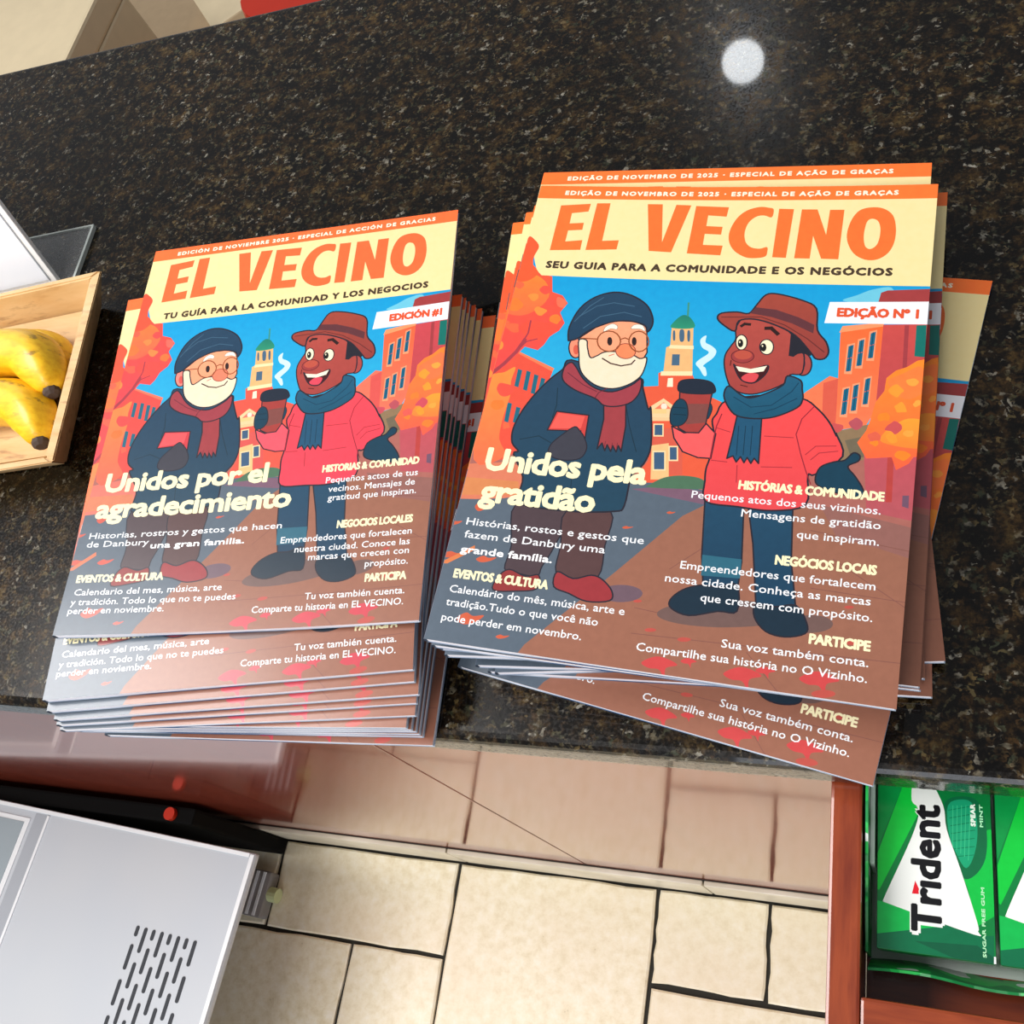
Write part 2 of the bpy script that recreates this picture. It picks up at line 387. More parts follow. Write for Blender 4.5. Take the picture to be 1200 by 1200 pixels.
["s","23415a,1e4155",[415,1169,380,1230,326,1292,262,1391,211,1504,188,1609,201,1689,245,1735,224,1754,301,1878,300,1982,323,2031,576,2041,803,2017,848,1981,855,1824,904,1744,923,1639,888,1432,874,1433,827,1315,804,1255,661,1244],0.9,"26242f"],
["l","16303f",[757,1422,795,1539,855,1681],0.5],
["l","16303f",[376,1346,392,1449,384,1522],0.5],
["l","16303f",[238,1666,335,1637,407,1671],0.5],
["l","16303f",[549,1790,574,2029],0.5],
["p","c8413c",[400,1485,574,1494,581,1641,554,1634,550,1589,373,1599],0.75,"26242f"],
["p","eb5a50",[411,1494,555,1503,547,1574,384,1588],0],
["s","3c3c46",[409,1681,459,1617,513,1567,545,1589,574,1622,600,1684,576,1745,490,1763,412,1740],0.6,"26242f"],
["p","9b3c41",[639,1420,751,1392,776,1541,779,1686,759,1655,754,1692,730,1658,726,1692,701,1655,695,1690,673,1648,654,1684,655,1590,656,1510],0.75,"26242f"],
["l","6e2832",[689,1637,689,1666],0.35],
["l","6e2832",[726,1643,726,1673],0.35],
["l","6e2832",[752,1641,752,1671],0.35],
["s","eb8c6e",[458,1092,460,1119,455,1141,443,1153,427,1154,410,1143,396,1122,387,1096,385,1068,391,1046,403,1033,419,1032,435,1044,450,1065],0.75,"26242f"],
["s","d25a46",[443,1103,444,1116,442,1127,437,1133,430,1133,423,1128,417,1118,413,1105,412,1092,414,1081,419,1075,425,1075,433,1080,439,1090],0],
["p","f5a078",[434,1028,514,953,600,911,749,909,785,951,811,1098,780,1195,581,1207,490,1170],0.75,"26242f"],
["s","ebdcbe",[432,1044,474,1042,487,1085,514,1147,548,1135,581,1111,635,1103,729,1114,779,1137,814,1130,815,1192,798,1250,744,1300,668,1328,583,1317,509,1269,470,1214,449,1130],0.75,"26242f"],
["s","9b3c46",[418,1185,387,1219,393,1293,470,1350,589,1393,641,1430,713,1430,780,1400,813,1337,807,1260,762,1301,671,1347,577,1332,502,1280,452,1215],0.75,"26242f"],
["l","5f2332",[588,1388,600,1357,640,1328],0.5],
["l","5f2332",[412,1249,509,1316,590,1352],0.4],
["s","f0875a",[749,1093,748,1114,736,1131,716,1141,693,1142,670,1134,653,1119,644,1099,645,1079,657,1062,677,1052,700,1051,723,1058,741,1074],0.5,"8c3c32"],
["s","f5f0dc",[557,983,561,953,594,930,624,942,624,964,591,962],0.3,"8c786e"],
["s","f5f0dc",[701,955,715,930,757,930,779,967,747,955],0.3,"8c786e"],
["l","8c4b28",[659,1038,658,1062,648,1084,631,1098,608,1105,583,1101,560,1089,543,1069,533,1044,533,1020,543,998,561,983,584,977,609,980,632,993,649,1013,659,1038],0.75],
["l","8c4b28",[809,1030,809,1054,801,1075,786,1090,767,1096,746,1092,727,1079,712,1059,703,1035,703,1011,711,989,726,975,745,969,766,973,786,986,800,1006,809,1030],0.75],
["l","8c4b28",[439,1031,533,1031],0.7],
["l","8c4b28",[654,1027,679,1015,704,1025],0.7],
["s","2d1e1e",[614,1040,615,1052,613,1061,609,1066,602,1067,596,1062,590,1053,587,1041,586,1030,588,1020,593,1015,599,1015,605,1019,611,1029],0],
["s","2d1e1e",[744,1033,745,1045,743,1054,739,1059,733,1060,727,1055,722,1046,719,1034,718,1023,720,1013,724,1008,730,1008,736,1013,741,1022],0],
["l","4b2d28",[581,1149,631,1177,688,1188,740,1174,755,1149],0.8],
["l","d25a46",[613,1131,638,1119],0.5],
["s","23415a,1e3c55",[372,1042,363,960,397,842,468,764,566,727,664,742,757,799,803,876,810,933,791,972,771,932,693,909,601,916,514,955,464,990,425,1032,385,1049],0.9,"26242f"],
["l","3c5f78",[385,926,451,823,516,764],0.5],
["l","3c5f78",[441,967,520,887,646,854,743,877],0.5],
["l","3c5f78",[406,892,489,821,579,795,695,813],0.5],
["s","6e5550",[1719,2424,1692,2455,1611,2489,1490,2518,1353,2538,1225,2543,1133,2533,1097,2510,1124,2477,1209,2443,1335,2413,1474,2394,1599,2390,1686,2401],0],
["s","6e5550",[1872,2451,1865,2470,1840,2488,1803,2501,1761,2507,1723,2505,1695,2494,1683,2477,1691,2458,1715,2440,1753,2427,1795,2421,1834,2423,1861,2434],0],
["p","1e4660,193c55",[1231,1911,1416,1917,1444,2210,1442,2361,1288,2357,1258,2200],0.75,"26242f"],
["p","1e4660,193c55",[1435,1915,1639,1894,1664,2183,1689,2305,1712,2425,1538,2434,1482,2108],0.75,"26242f"],
["p","2d6478",[1260,2192,1442,2194,1447,2289,1269,2296],0],
["s","192d3c",[1272,2344,1352,2341,1437,2322,1454,2448,1369,2460,1243,2497,1158,2473,1147,2432,1195,2378],0.75,"26242f"],
["s","192d3c",[1534,2403,1619,2404,1708,2387,1762,2463,1759,2512,1676,2539,1591,2525,1534,2465],0.75,"26242f"],
["s","f04b4b,dc464b",[1259,1355,1219,1436,1204,1477,1225,1562,1222,1676,1212,1743,1216,1809,1234,1916,1385,1929,1549,1933,1696,1887,1690,1737,1723,1726,1836,1621,1796,1504,1797,1513,1758,1442,1696,1371,1618,1319,1454,1311],0.9,"26242f"],
["p","eb5a5a",[1172,1489,1231,1547,1226,1685,1163,1686,1084,1660,1030,1588,1009,1522,1076,1555,1150,1539],0.75,"26242f"],
["l","8c2332",[1245,1434,1229,1504,1225,1562,1223,1686],0.6],
["l","a52d37",[1230,1513,1300,1532],0.45],
["l","a52d37",[1465,1541,1602,1539],0.45],
["l","a52d37",[1231,1694,1306,1697],0.45],
["l","a52d37",[1470,1709,1612,1700],0.45],
["l","a52d37",[1357,1711,1365,1802],0.45],
["l","a52d37",[1667,1626,1709,1577,1802,1568],0.45],
["l","8c2332",[1679,1362,1630,1433,1612,1520,1643,1619,1676,1708,1706,1778],0.5],
["l","a52d37",[1693,1652,1728,1612,1812,1595],0.45],
["p","a03c37",[1018,1322,1181,1316,1174,1498,1147,1549,1084,1552,1042,1529],0.75,"26242f"],
["p","7d4641",[1046,1390,1173,1381,1172,1489,1077,1506],0],
["s","1e2837",[1003,1283,1020,1253,1088,1242,1161,1252,1192,1288,1186,1318,1101,1328,1018,1322],0.6,"26242f"],
["s","143c50",[996,1493,991,1424,1017,1367,1049,1370,1070,1408,1079,1467,1060,1508,1019,1521],0.6,"26242f"],
["l","0f2837",[998,1414,1063,1414],0.4],
["l","0f2837",[1004,1453,1069,1453],0.4],
["s","143c50",[1179,1380,1194,1409,1185,1459,1176,1459],0.45,"26242f"],
["s","c8e6f0",[1102,977,1075,1005,1091,1051,1130,1080,1088,1124,1073,1151,1097,1180,1124,1219,1138,1213,1126,1173,1113,1158,1156,1110,1166,1068,1137,1038,1104,1019],0],
["p","1e506e",[1320,1438,1440,1438,1456,1692,1432,1666,1420,1695,1399,1665,1387,1694,1367,1663,1350,1694,1330,1662,1303,1678,1313,1554],0.75,"26242f"],
["l","0f3246",[1336,1495,1346,1656],0.4],
["l","0f3246",[1369,1492,1378,1653],0.4],
["l","0f3246",[1402,1490,1411,1650],0.4],
["s","a54641",[1643,1121,1642,1149,1633,1173,1617,1186,1598,1187,1580,1176,1566,1154,1558,1126,1560,1097,1569,1074,1585,1060,1604,1059,1622,1071,1636,1093],0.75,"26242f"],
["s","78323c",[1613,1118,1613,1132,1609,1143,1603,1149,1596,1150,1589,1144,1583,1133,1580,1120,1580,1106,1583,1094,1589,1088,1597,1087,1604,1093,1610,1104],0],
["s","af4b41,a0413c",[1247,918,1254,990,1236,1033,1215,1086,1217,1147,1241,1226,1275,1284,1345,1311,1419,1299,1520,1243,1546,1188,1602,1175,1599,1063,1556,1056,1533,955,1418,878,1294,847],0.75,"26242f"],
["p","23232d",[1523,945,1605,972,1655,1010,1633,1074,1581,1054,1551,1083,1527,1078],0],
["s","1e5a78,195069",[1256,1271,1240,1326,1272,1393,1320,1438,1405,1448,1501,1431,1600,1373,1622,1323,1614,1270,1601,1218,1535,1195,1520,1248,1452,1297,1373,1332,1321,1316],0.83,"26242f"],
["l","0f3c55",[1290,1333,1380,1385,1477,1368,1565,1284,1592,1233],0.5],
["l","0f3c55",[1401,1422,1495,1386,1594,1321],0.5],
["s","a04637,913c37",[1143,864,1161,835,1239,825,1300,831,1333,776,1372,713,1432,706,1556,741,1632,790,1650,919,1698,987,1716,1047,1699,1086,1659,1088,1630,1052,1545,955,1437,896,1331,866,1255,880,1242,944,1170,900],0.9,"26242f"],
["p","5f3237",[1305,830,1330,792,1435,804,1550,846,1632,889,1632,940,1521,884,1415,849],0],
["l","5f2828",[1164,860,1260,856,1364,851,1488,896,1605,972,1695,1048],0.5],
["s","f5ebc8",[1313,1008,1313,1028,1307,1044,1297,1053,1284,1054,1272,1046,1262,1030,1257,1011,1257,991,1263,975,1273,966,1285,965,1298,973,1308,988],0.6,"26242f"],
["s","f5ebc8",[1447,1029,1446,1049,1439,1065,1427,1074,1412,1075,1397,1067,1386,1052,1380,1033,1381,1013,1388,997,1401,988,1416,987,1431,995,1442,1010],0.6,"26242f"],
["s","191919",[1295,1014,1295,1025,1292,1034,1287,1039,1281,1039,1275,1035,1270,1026,1268,1016,1267,1005,1270,996,1275,991,1281,991,1287,995,1292,1003],0],
["s","191919",[1413,1033,1413,1044,1410,1053,1404,1058,1398,1058,1391,1054,1386,1046,1383,1035,1383,1024,1386,1016,1392,1011,1399,1010,1405,1015,1410,1023],0],
["s","f5ebc8",[1280,1008,1280,1010,1280,1013,1278,1014,1277,1014,1275,1013,1274,1011,1273,1008,1273,1005,1274,1003,1275,1002,1277,1002,1278,1003,1280,1005],0],
["s","f5ebc8",[1396,1026,1396,1029,1396,1031,1394,1032,1393,1032,1391,1031,1390,1029,1389,1026,1389,1024,1390,1022,1391,1020,1393,1020,1394,1021,1396,1023],0],
["l","2d1919",[1272,911,1287,897,1314,899],1.6],
["l","2d1919",[1396,919,1423,917,1459,951],2],
["s","9b3c3c",[1358,1090,1354,1107,1340,1121,1319,1130,1294,1131,1271,1125,1253,1113,1246,1096,1249,1079,1263,1065,1284,1056,1309,1054,1333,1061,1350,1073],0.4,"5a1e23"],
["s","b9503f",[1347,1082,1344,1094,1333,1104,1316,1110,1297,1111,1278,1107,1265,1098,1259,1087,1262,1075,1273,1065,1290,1059,1310,1058,1328,1062,1341,1071],0],
["s","411419",[1264,1144,1283,1155,1352,1167,1433,1139,1427,1194,1379,1245,1328,1241,1294,1208],0.6,"26242f"],
["p","f5ebd2",[1276,1153,1352,1165,1429,1142,1416,1175,1355,1189,1295,1181],0],
["s","d74b50",[1312,1217,1347,1189,1394,1196,1378,1239,1332,1238],0],
["l","4b1919",[1314,1262,1348,1269],0.5],
["l","4b1919",[1248,1120,1248,1150],0.5],
["s","143c50",[1725,1756,1741,1687,1800,1653,1847,1640,1882,1598,1912,1611,1907,1641,1864,1672,1902,1722,1941,1785,1940,1829,1844,1817,1756,1792],0.75,"26242f"],
["p","f4e0a2",[0,0,2160,0,2160,643,135,633,100,600,75,540,50,470,0,410],0],
["s","f05a32",[4,370,44,392,78,438,64,507,71,564,112,619,57,677,-22,668,-53,578,-39,509,-7,451],0],
["p","ff7832",[0,0,2160,0,2160,93,0,93],0],
["p","fb7332",[147,142,321,126,318,182,223,196,224,269,306,262,307,312,225,319,224,396,321,383,322,451,146,460],0],
["p","fb7332",[357,122,435,120,436,385,530,378,528,441,352,451],0],
["p","fb7332",[650,123,735,123,773,386,812,126,896,129,834,452,709,446],0],
["p","fb7332",[923,133,1104,141,1100,206,999,198,999,271,1088,275,1087,328,998,324,999,398,1106,401,1102,466,920,457],0],
["s","fb7332",[1345,156,1318,144,1268,139,1204,163,1157,216,1130,301,1136,375,1173,436,1236,476,1294,480,1337,469,1345,443,1340,407,1303,418,1256,409,1223,373,1211,311,1223,247,1259,205,1300,197,1341,209],0],
["p","fb7332",[1373,151,1451,154,1445,476,1374,473],0],
["p","fb7332",[1492,156,1573,157,1633,325,1637,160,1710,160,1709,482,1623,479,1568,332,1566,479,1487,478],0],
["s","fb7332",[1841,146,1903,154,1953,199,1974,280,1973,370,1948,440,1898,481,1838,482,1781,444,1745,374,1737,304,1753,222,1787,165],0],
["s","f4e0a2",[1854,221,1883,236,1898,281,1899,342,1887,392,1859,415,1834,398,1822,343,1823,282,1832,236],0],
["p","f0f0f5",[1693,748,2167,734,2206,734,2204,866,2167,868,1679,876],0],
]
TEXT_PT = [
["EDIÇÃO DE NOVEMBRO DE 2025 · ESPECIAL DE AÇÃO DE GRAÇAS",15.5,5.0,181.6,"fff5dc","b4.2"],
["SEU GUIA PARA A COMUNIDADE E OS NEGÓCIOS",14.5,58.3,183.4,"463728","b5"],
["EDIÇÃO Nº 1",173.3,83.7,38.6,"e1552d","B6"],
["Unidos pela",8.1,186.1,85.3,"f8eec0","I14"],
["gratidão",9.5,204.0,60.9,"f8eec0","I14"],
["Histórias, rostos e gestos que",6.4,217.2,91.2,"eef0f2","n"],
["fazem de Danbury uma",7.0,224.2,72.8,"eef0f2","n"],
["grande família.",6.9,232.4,47.9,"ffffff","m"],
["EVENTOS & CULTURA",6.5,246.1,49.2,"f8eec0","c"],
["Calendário do mês, música, arte e",6.5,253.7,88.2,"eef0f2","n"],
["tradição.Tudo o que você não",6.4,260.6,76.8,"eef0f2","n"],
["pode perder em novembro.",6.1,268.6,70.6,"eef0f2","n"],
["HISTÓRIAS & COMUNIDADE",137.7,183.8,66.1,"f8eec0","c"],
["Pequenos atos dos seus vizinhos.",116.4,190.5,86.3,"eef0f2","n"],
["Mensagens de gratidão",141.0,197.8,62.3,"eef0f2","n"],
["que inspiram.",167.3,205.9,35.9,"eef0f2","n"],
["NEGÓCIOS LOCAIS",159.1,220.2,44.3,"f8eec0","c"],
["Empreendedores que fortalecem",116.7,227.3,86.7,"eef0f2","n"],
["nossa cidade. Conheça as marcas",110.7,234.6,91.3,"eef0f2","n"],
["que crescem com propósito.",128.3,242.1,75.0,"eef0f2","n"],
["PARTICIPE",177.8,255.6,25.9,"f8eec0","c"],
["Sua voz também conta.",140.7,262.6,62.7,"eef0f2","n"],
["Compartilhe sua história no O Vizinho.",103.0,269.6,100.4,"eef0f2","n"],
]
TEXT_ES = [
["EDICIÓN DE NOVIEMBRE 2025 · ESPECIAL DE ACCIÓN DE GRACIAS",18.0,9.4,183.4,"fff5dc","b4.2"],
["TU GUÍA PARA LA COMUNIDAD Y LOS NEGOCIOS",18.9,62.5,182.3,"463728","b5"],
["EDICIÓN #1",178.1,89.2,33.9,"e1552d","B6"],
["Unidos por el",8.3,190.4,106.2,"f8eec0","I14"],
["agradecimiento",6.8,207.8,125.1,"f8eec0","I14"],
["Historias, rostros y gestos que hacen",6.8,220.9,121.8,"eef0f2","n"],
["de Danbury",6.6,226.4,39.8,"eef0f2","n"],
["una gran familia.",47.9,228.8,58.9,"ffffff","m"],
["EVENTOS & CULTURA",5.7,248.8,54.8,"f8eec0","c"],
["Calendario del mes, música, arte",6.6,256.6,91.5,"eef0f2","n"],
["y tradición. Todo lo que no te puedes",6.0,262.6,101.6,"eef0f2","n"],
["perder en noviembre.",5.6,267.9,59.5,"eef0f2","n"],
["HISTORIAS & COMUNIDAD",148.3,187.2,59.0,"f8eec0","c"],
["Pequeños actos de tus",151.6,194.4,55.5,"eef0f2","n"],
["vecinos. Mensajes de",153.9,200.2,52.0,"eef0f2","n"],
["gratitud que inspiran.",154.3,205.8,52.8,"eef0f2","n"],
["NEGOCIOS LOCALES",162.1,223.5,44.9,"f8eec0","c"],
["Emprendedores que fortalecen",129.3,230.4,77.7,"eef0f2","n"],
["nuestra ciudad. Conoce las",138.7,236.6,67.8,"eef0f2","n"],
["marcas que crecen con",147.6,241.9,59.0,"eef0f2","n"],
["propósito.",181.8,248.1,24.8,"eef0f2","n"],
["PARTICIPA",182.7,257.0,23.9,"f8eec0","c"],
["Tu voz también cuenta.",149.0,265.0,57.4,"eef0f2","n"],
["Comparte tu historia en EL VECINO.",118.6,271.2,87.7,"eef0f2","n"],
]
GUM = [
["p","0a7d3c",[0,0,500,0,500,760,0,760],0],
["p","10c840",[121,15,231,5,208,112,8,536,-8,527,-10,395],0],
["p","0a9646",[-13,27,121,15,1,338,-21,340],0],
["p","0fbe46",[352,376,486,208,511,205,498,591,429,641,391,479],0],
["p","0a6e46",[-7,657,33,587,427,682,495,673,489,834,-5,907],0],
["p","10b850",[-8,582,33,587,265,642,285,660,-6,731],0],
["p","0a5a3c",[161,739,426,723,492,764,489,834,323,788],0],
["s","0c6a40",[300,103,380,63,453,88,480,209,471,341,423,422,371,438,332,356,308,249],0],
["s","18a070",[315,113,380,78,427,102,441,213,425,324,388,393,348,333,318,248],0],
["l","0a7850",[317,135,432,102],0.35],
["l","0a7850",[321,171,431,140],0.35],
["l","0a7850",[324,207,430,178],0.35],
["l","0a7850",[328,242,429,216],0.35],
["l","0a7850",[331,277,427,254],0.35],
["l","0a7850",[335,312,426,291],0.35],
["l","0a7850",[338,347,425,329],0.35],
["l","3cc88c",[337,111,333,302],0.25],
["l","3cc88c",[356,109,349,315],0.25],
["l","3cc88c",[375,107,366,329],0.25],
["l","3cc88c",[394,105,382,342],0.25],
["l","3cc88c",[413,104,398,356],0.25],
["s","f2f4f0",[165,11,236,5,294,115,308,227,362,396,427,621,430,663,411,678,56,593,31,582,35,555,153,276,186,148,154,105],0],
["p","e01e2d",[152,534,167,474,194,532],0],
]

# ------------------------------------------------------------------ materials
granite = mat('granite', '0e0b09', 0.09, spec=0.2)
_v = coords(granite)
_n1 = noise(granite, _v, 62, 6, 0.68); _n2 = noise(granite, _v, 260, 4, 0.65); _n3 = noise(granite, _v, 9, 3, 0.5); _n4 = noise(granite, _v, 520, 2, 0.5); _n5 = noise(granite, _v, 130, 3, 0.6)
_vo = N(granite, 'ShaderNodeTexVoronoi'); _vo.inputs['Scale'].default_value = 330
_w = N(granite, 'ShaderNodeVectorMath', operation='MULTIPLY_ADD'); _w.inputs[1].default_value = (.012, .012, .012); LK(granite, _v, _w.inputs[2])
_nc = N(granite, 'ShaderNodeTexNoise'); _nc.inputs['Scale'].default_value = 200; LK(granite, _v, _nc.inputs['Vector']); LK(granite, _nc.outputs['Color'], _w.inputs[0]); LK(granite, _w.outputs[0], _vo.inputs['Vector'])
_base = ramp(granite, _n1, [(0.38, '030201'), (0.49, '0e0904'), (0.56, '2e200e'), (0.64, '4c3a1c'), (0.75, '6c5a36')])
_sep = N(granite, 'ShaderNodeSeparateColor'); LK(granite, _vo.outputs['Color'], _sep.inputs[0])
_fleck = ramp(granite, _sep.outputs[0], [(0.0, '050403'), (0.4, '140d06'), (0.6, '46321a'), (0.76, '3a4030'), (0.86, '6a5836'), (0.94, '6e6a5c'), (0.985, '8e887a'), (1.0, 'aaa698')])
_m = mix(granite, ramp(granite, _n5, [(0.44, (0, 0, 0)), (0.62, (0.8, 0.8, 0.8))]), _base, _fleck)
_m = mix(granite, ramp(granite, _n2, [(0.38, (0.8, 0.8, 0.8)), (0.52, (0, 0, 0))]), _m, (0.0015, 0.001, 0.0008))
_m = mix(granite, ramp(granite, _n3, [(0.30, (0.55, 0.55, 0.55)), (0.60, (0, 0, 0))]), _m, (0.002, 0.0017, 0.001))
LK(granite, _m, bsdf(granite).inputs['Base Color'])
LK(granite, ramp(granite, _n4, [(0.45, (0.2, 0.2, 0.2)), (0.7, (0.4, 0.4, 0.4))]), bsdf(granite).inputs['Roughness'])
bsdf(granite).inputs['Coat Weight'].default_value = 0.42; bsdf(granite).inputs['Coat Roughness'].default_value = 0.035

def wood(name, a, b, rough, coat, axis_scale, ior=1.5):
    m = mat(name, a, rough, coat=coat, ior=ior)
    v = coords(m, axis_scale); f = noise(m, v, 9, 5, 0.6)
    LK(m, ramp(m, f, [(0.3, a), (0.55, b), (0.72, a)]), bsdf(m).inputs['Base Color'])
    bump(m, f, 0.08, 0.0006); return m
cherry = wood('cherry_wood', '6a200c', '96401c', 0.34, 0.5, (9, 1, 6))
cherry_x = wood('cherry_wood_across', '6a200c', '96401c', 0.34, 0.5, (1, 9, 6))
panel_mat = wood('lacquered_cabinet_panel', '7a3426', '8c3f2e', 0.12, 1.0, (6, 6, 0.6), 1.9)
bsdf(panel_mat).inputs['Coat IOR'].default_value = 1.7; bsdf(panel_mat).inputs['Coat Weight'].default_value = 0.35; bsdf(panel_mat).inputs['Specular Tint'].default_value = (1.0, 0.74, 0.64, 1); bsdf(panel_mat).inputs['IOR'].default_value = 2.2
pine = mat('pale_wood', 'e0bd86', 0.5, coat=0.15)
_v = coords(pine, (2.2, 14, 14)); _f = noise(pine, _v, 6, 5, 0.62); _g = noise(pine, coords(pine, (5, 26, 26)), 5, 4, 0.6)
LK(pine, mix(pine, ramp(pine, _g, [(0.57, (0, 0, 0)), (0.68, (0.55, 0.55, 0.55))]), ramp(pine, _f, [(0.3, 'dabb8a'), (0.6, 'cfa974'), (0.75, 'b98c56')]), (0.25, 0.12, 0.05)), bsdf(pine).inputs['Base Color'])
bump(pine, _f, 0.1, 0.0005)
paper = mat('white_page_edges', 'fbfafd', 0.6)
_f = noise(paper, coords(paper, (4, 4, 900)), 4, 2); LK(paper, ramp(paper, _f, [(0.35, 'cfcbd2'), (0.6, 'f6f4f8')]), bsdf(paper).inputs['Base Color'])
back_mat = mat('back_cover_print', '3c6aa0', 0.35, coat=0.3)
LK(back_mat, ramp(back_mat, noise(back_mat, coords(back_mat), 9, 1), [(0.4, '2a4f78'), (0.6, 'c9d6e2')]), bsdf(back_mat).inputs['Base Color'])
ink = ink_material('printed_cover')
gum_ink = ink_material('printed_gum_wrap', 0.22, 0.6)
grout = mat('dark_grout', '2c2a24', 0.9)
tile_mat = mat('travertine_tile', 'e4d6b4', 0.42)
_v = coords(tile_mat, kind='Object'); _oi = N(tile_mat, 'ShaderNodeObjectInfo')
_a = noise(tile_mat, _v, 62, 6, 0.66); _b = noise(tile_mat, _v, 5, 3, 0.5); _c = noise(tile_mat, _v, 62, 3, 0.55)
_t = ramp(tile_mat, _a, [(0.3, 'e2d3ae'), (0.5, 'f2e7ca'), (0.7, 'faf3e0')])
_t = mix(tile_mat, ramp(tile_mat, _b, [(0.4, (0, 0, 0)), (0.7, (0.5, 0.5, 0.5))]), _t, (0.84, 0.69, 0.50))
_t = mix(tile_mat, ramp(tile_mat, _oi.outputs['Random'], [(0, (0, 0, 0)), (1, (0.35, 0.35, 0.35))]), _t, (0.83, 0.74, 0.56))
_pit = ramp(tile_mat, _c, [(0.24, (1, 1, 1)), (0.28, (0, 0, 0))])
LK(tile_mat, mix(tile_mat, _pit, _t, (0.16, 0.11, 0.07)), bsdf(tile_mat).inputs['Base Color'])
bump(tile_mat, _c, 0.25, 0.002)
stone_mat = mat('pale_stone_strip', 'd9d0bb', 0.4)
LK(stone_mat, ramp(stone_mat, noise(stone_mat, coords(stone_mat), 14, 4), [(0.3, 'c9bea6'), (0.7, 'e6ddc9')]), bsdf(stone_mat).inputs['Base Color'])
grey_plastic = mat('light_grey_plastic', 'b9c0c6', 0.42)
LK(grey_plastic, ramp(grey_plastic, noise(grey_plastic, coords(grey_plastic), 6, 2), [(0.3, 'b8bfc6'), (0.7, 'bec3c7')]), bsdf(grey_plastic).inputs['Base Color'])
light_plastic = mat('pale_plastic_rim', 'e6eaec', 0.35)
groove_mat = mat('grey_groove', 'a3a9b0', 0.5)
screen_mat = mat('grey_display', '9aa6ac', 0.22, coat=0.3)
slot_mat = mat('dark_slot', '30343a', 0.7)
black_mat = mat('black_plastic', '030303', 0.8, spec=0.15)
red_mat = mat('red_plastic', 'b82a12', 0.3)
def speck(m, amount=0.08):
    c = bsdf(m).inputs['Base Color']; base = tuple(c.default_value)[:3]
    f = noise(m, coords(m), 40, 3); LK(m, mix(m, ramp(m, f, [(0.3, (0, 0, 0)), (0.7, (amount, amount, amount))]), base, tuple(min(1, b*0.6) for b in base)), c)
for _m_ in (light_plastic, groove_mat, screen_mat, slot_mat, black_mat, red_mat, grout): speck(_m_)

# ------------------------------------------------------------------ the setting: floor of stone tiles, baseboard
ZF = -0.9
floor = box_obj('floor', (-2.7, 1.5, -1.2, 3.2, ZF - 0.05, ZF - 0.006), grout); floor['kind'] = 'structure'
def tile(x0, x1, y0, y1, parent=floor, name='floor_tile'):
    g = 0.0028; x0 += g; x1 -= g; y0 += g; y1 -= g
    pts = []
    for (a, b) in (((x0, y0), (x1, y0)), ((x1, y0), (x1, y1)), ((x1, y1), (x0, y1)), ((x0, y1), (x0, y0))):
        n = 7
        for i in range(n):
            t = i/n; px = a[0]+(b[0]-a[0])*t; py = a[1]+(b[1]-a[1])*t
            j = 0.0014 if i else 0.0007
            pts.append((px + random.uniform(-j, j), py + random.uniform(-j, j)))
    cx, cy = (x0+x1)/2, (y0+y1)/2
    pts = [(p[0]-cx, p[1]-cy) for p in pts]
    top = [(p[0]*(1-0.0025/abs(x1-cx)), p[1]*(1-0.0025/abs(y1-cy))) for p in pts]
    bm = bmesh.new(); prism(bm, pts, -0.006, -0.002)
    bmesh.ops.delete(bm, geom=[f for f in bm.faces if f.normal.z > 0.9 or abs(f.calc_center_median().z + 0.002) < 1e-6], context='FACES')
    bm.verts.ensure_lookup_table(); n = len(pts)
    ring = [v for v in bm.verts if abs(v.co.z + 0.002) < 1e-6]
    tv = [bm.verts.new((*p, random.uniform(-0.0001, 0.0001))) for p in top]
    for i in range(n): bm.faces.new((ring[i], ring[(i+1) % n], tv[(i+1) % n], tv[i]))
    bm.faces.new(tv)
    o = link(name, bm_mesh(name, bm, tile_mat), parent, (cx, cy, ZF)); return o
T = [(-.905, -.612, .018, .144), (-.612, -.327, -.30, .144), (-.327, -.183, .027, .144), (-.183, .12, .026, .144), (-.327, .12, -.30, .026),
     (-.757, -.612, -.28, .018), (-1.05, -.757, -.28, .018), (-1.20, -.905, .018, .144), (.12, .42, -.15, .144), (.12, .42, -.30, -.15),
     (-1.35, -1.05, -.28, .018), (-1.50, -1.20, .018, .144), (-1.65, -1.35, -.28, .018)]
for a in T: tile(*a)
for i in range(-6, 2):
    for j in range(3):
        tile(i*0.3 - 0.0, i*0.3 + 0.3, -.30 - 0.3*(j+1) + (0.02 if False else 0), -.30 - 0.3*j)
for i in range(-9, 4):
    for j in range(0, 8): tile(i*0.3, i*0.3 + 0.3, 0.66 + 0.3*j, 0.96 + 0.3*j)

base = box_obj('baseboard_front', (-2.2, 1.2, 0.150, 0.156, ZF - 0.004, ZF + 0.078), grout); base['kind'] = 'structure'
for x0, x1 in ((-2.19, -1.30), (-1.298, -.602), (-.600, -.255), (-.253, .30), (.302, 1.19)):
    bm = bmesh.new(); box(bm, x0, x1, 0.144, 0.1505, ZF + 0.0005, ZF + 0.0785, bev=0.0015)
    link('stone_strip', bm_mesh('stone_strip', bm, stone_mat), base)

# ------------------------------------------------------------------ counter
cab = thing('counter_cabinet', 'glossy reddish brown panelled cabinet front below the dark granite counter', 'cabinet', (0, 0, ZF))
box_obj('carcass', (-2.18, 1.18, 0.158, 0.72, 0.0, 0.868), cherry, cab)
seams = [-2.19, -1.25, -.403, .30, 1.18]
for a, b in zip(seams, seams[1:]):
    box_obj('panel', (a + .0012, b - .0012, 0.1515, 0.1578, 0.080, 0.868), panel_mat, cab, bev=0.0008)
bm = bmesh.new(); box(bm, -2.3, 1.3, 0.1105, 0.7587, -0.0285, 0.0, bev=0.008, seg=5)
top = thing('granite_countertop', 'long polished dark granite countertop flecked with brown and grey', 'countertop', data=bm_mesh('granite_countertop', bm, granite))

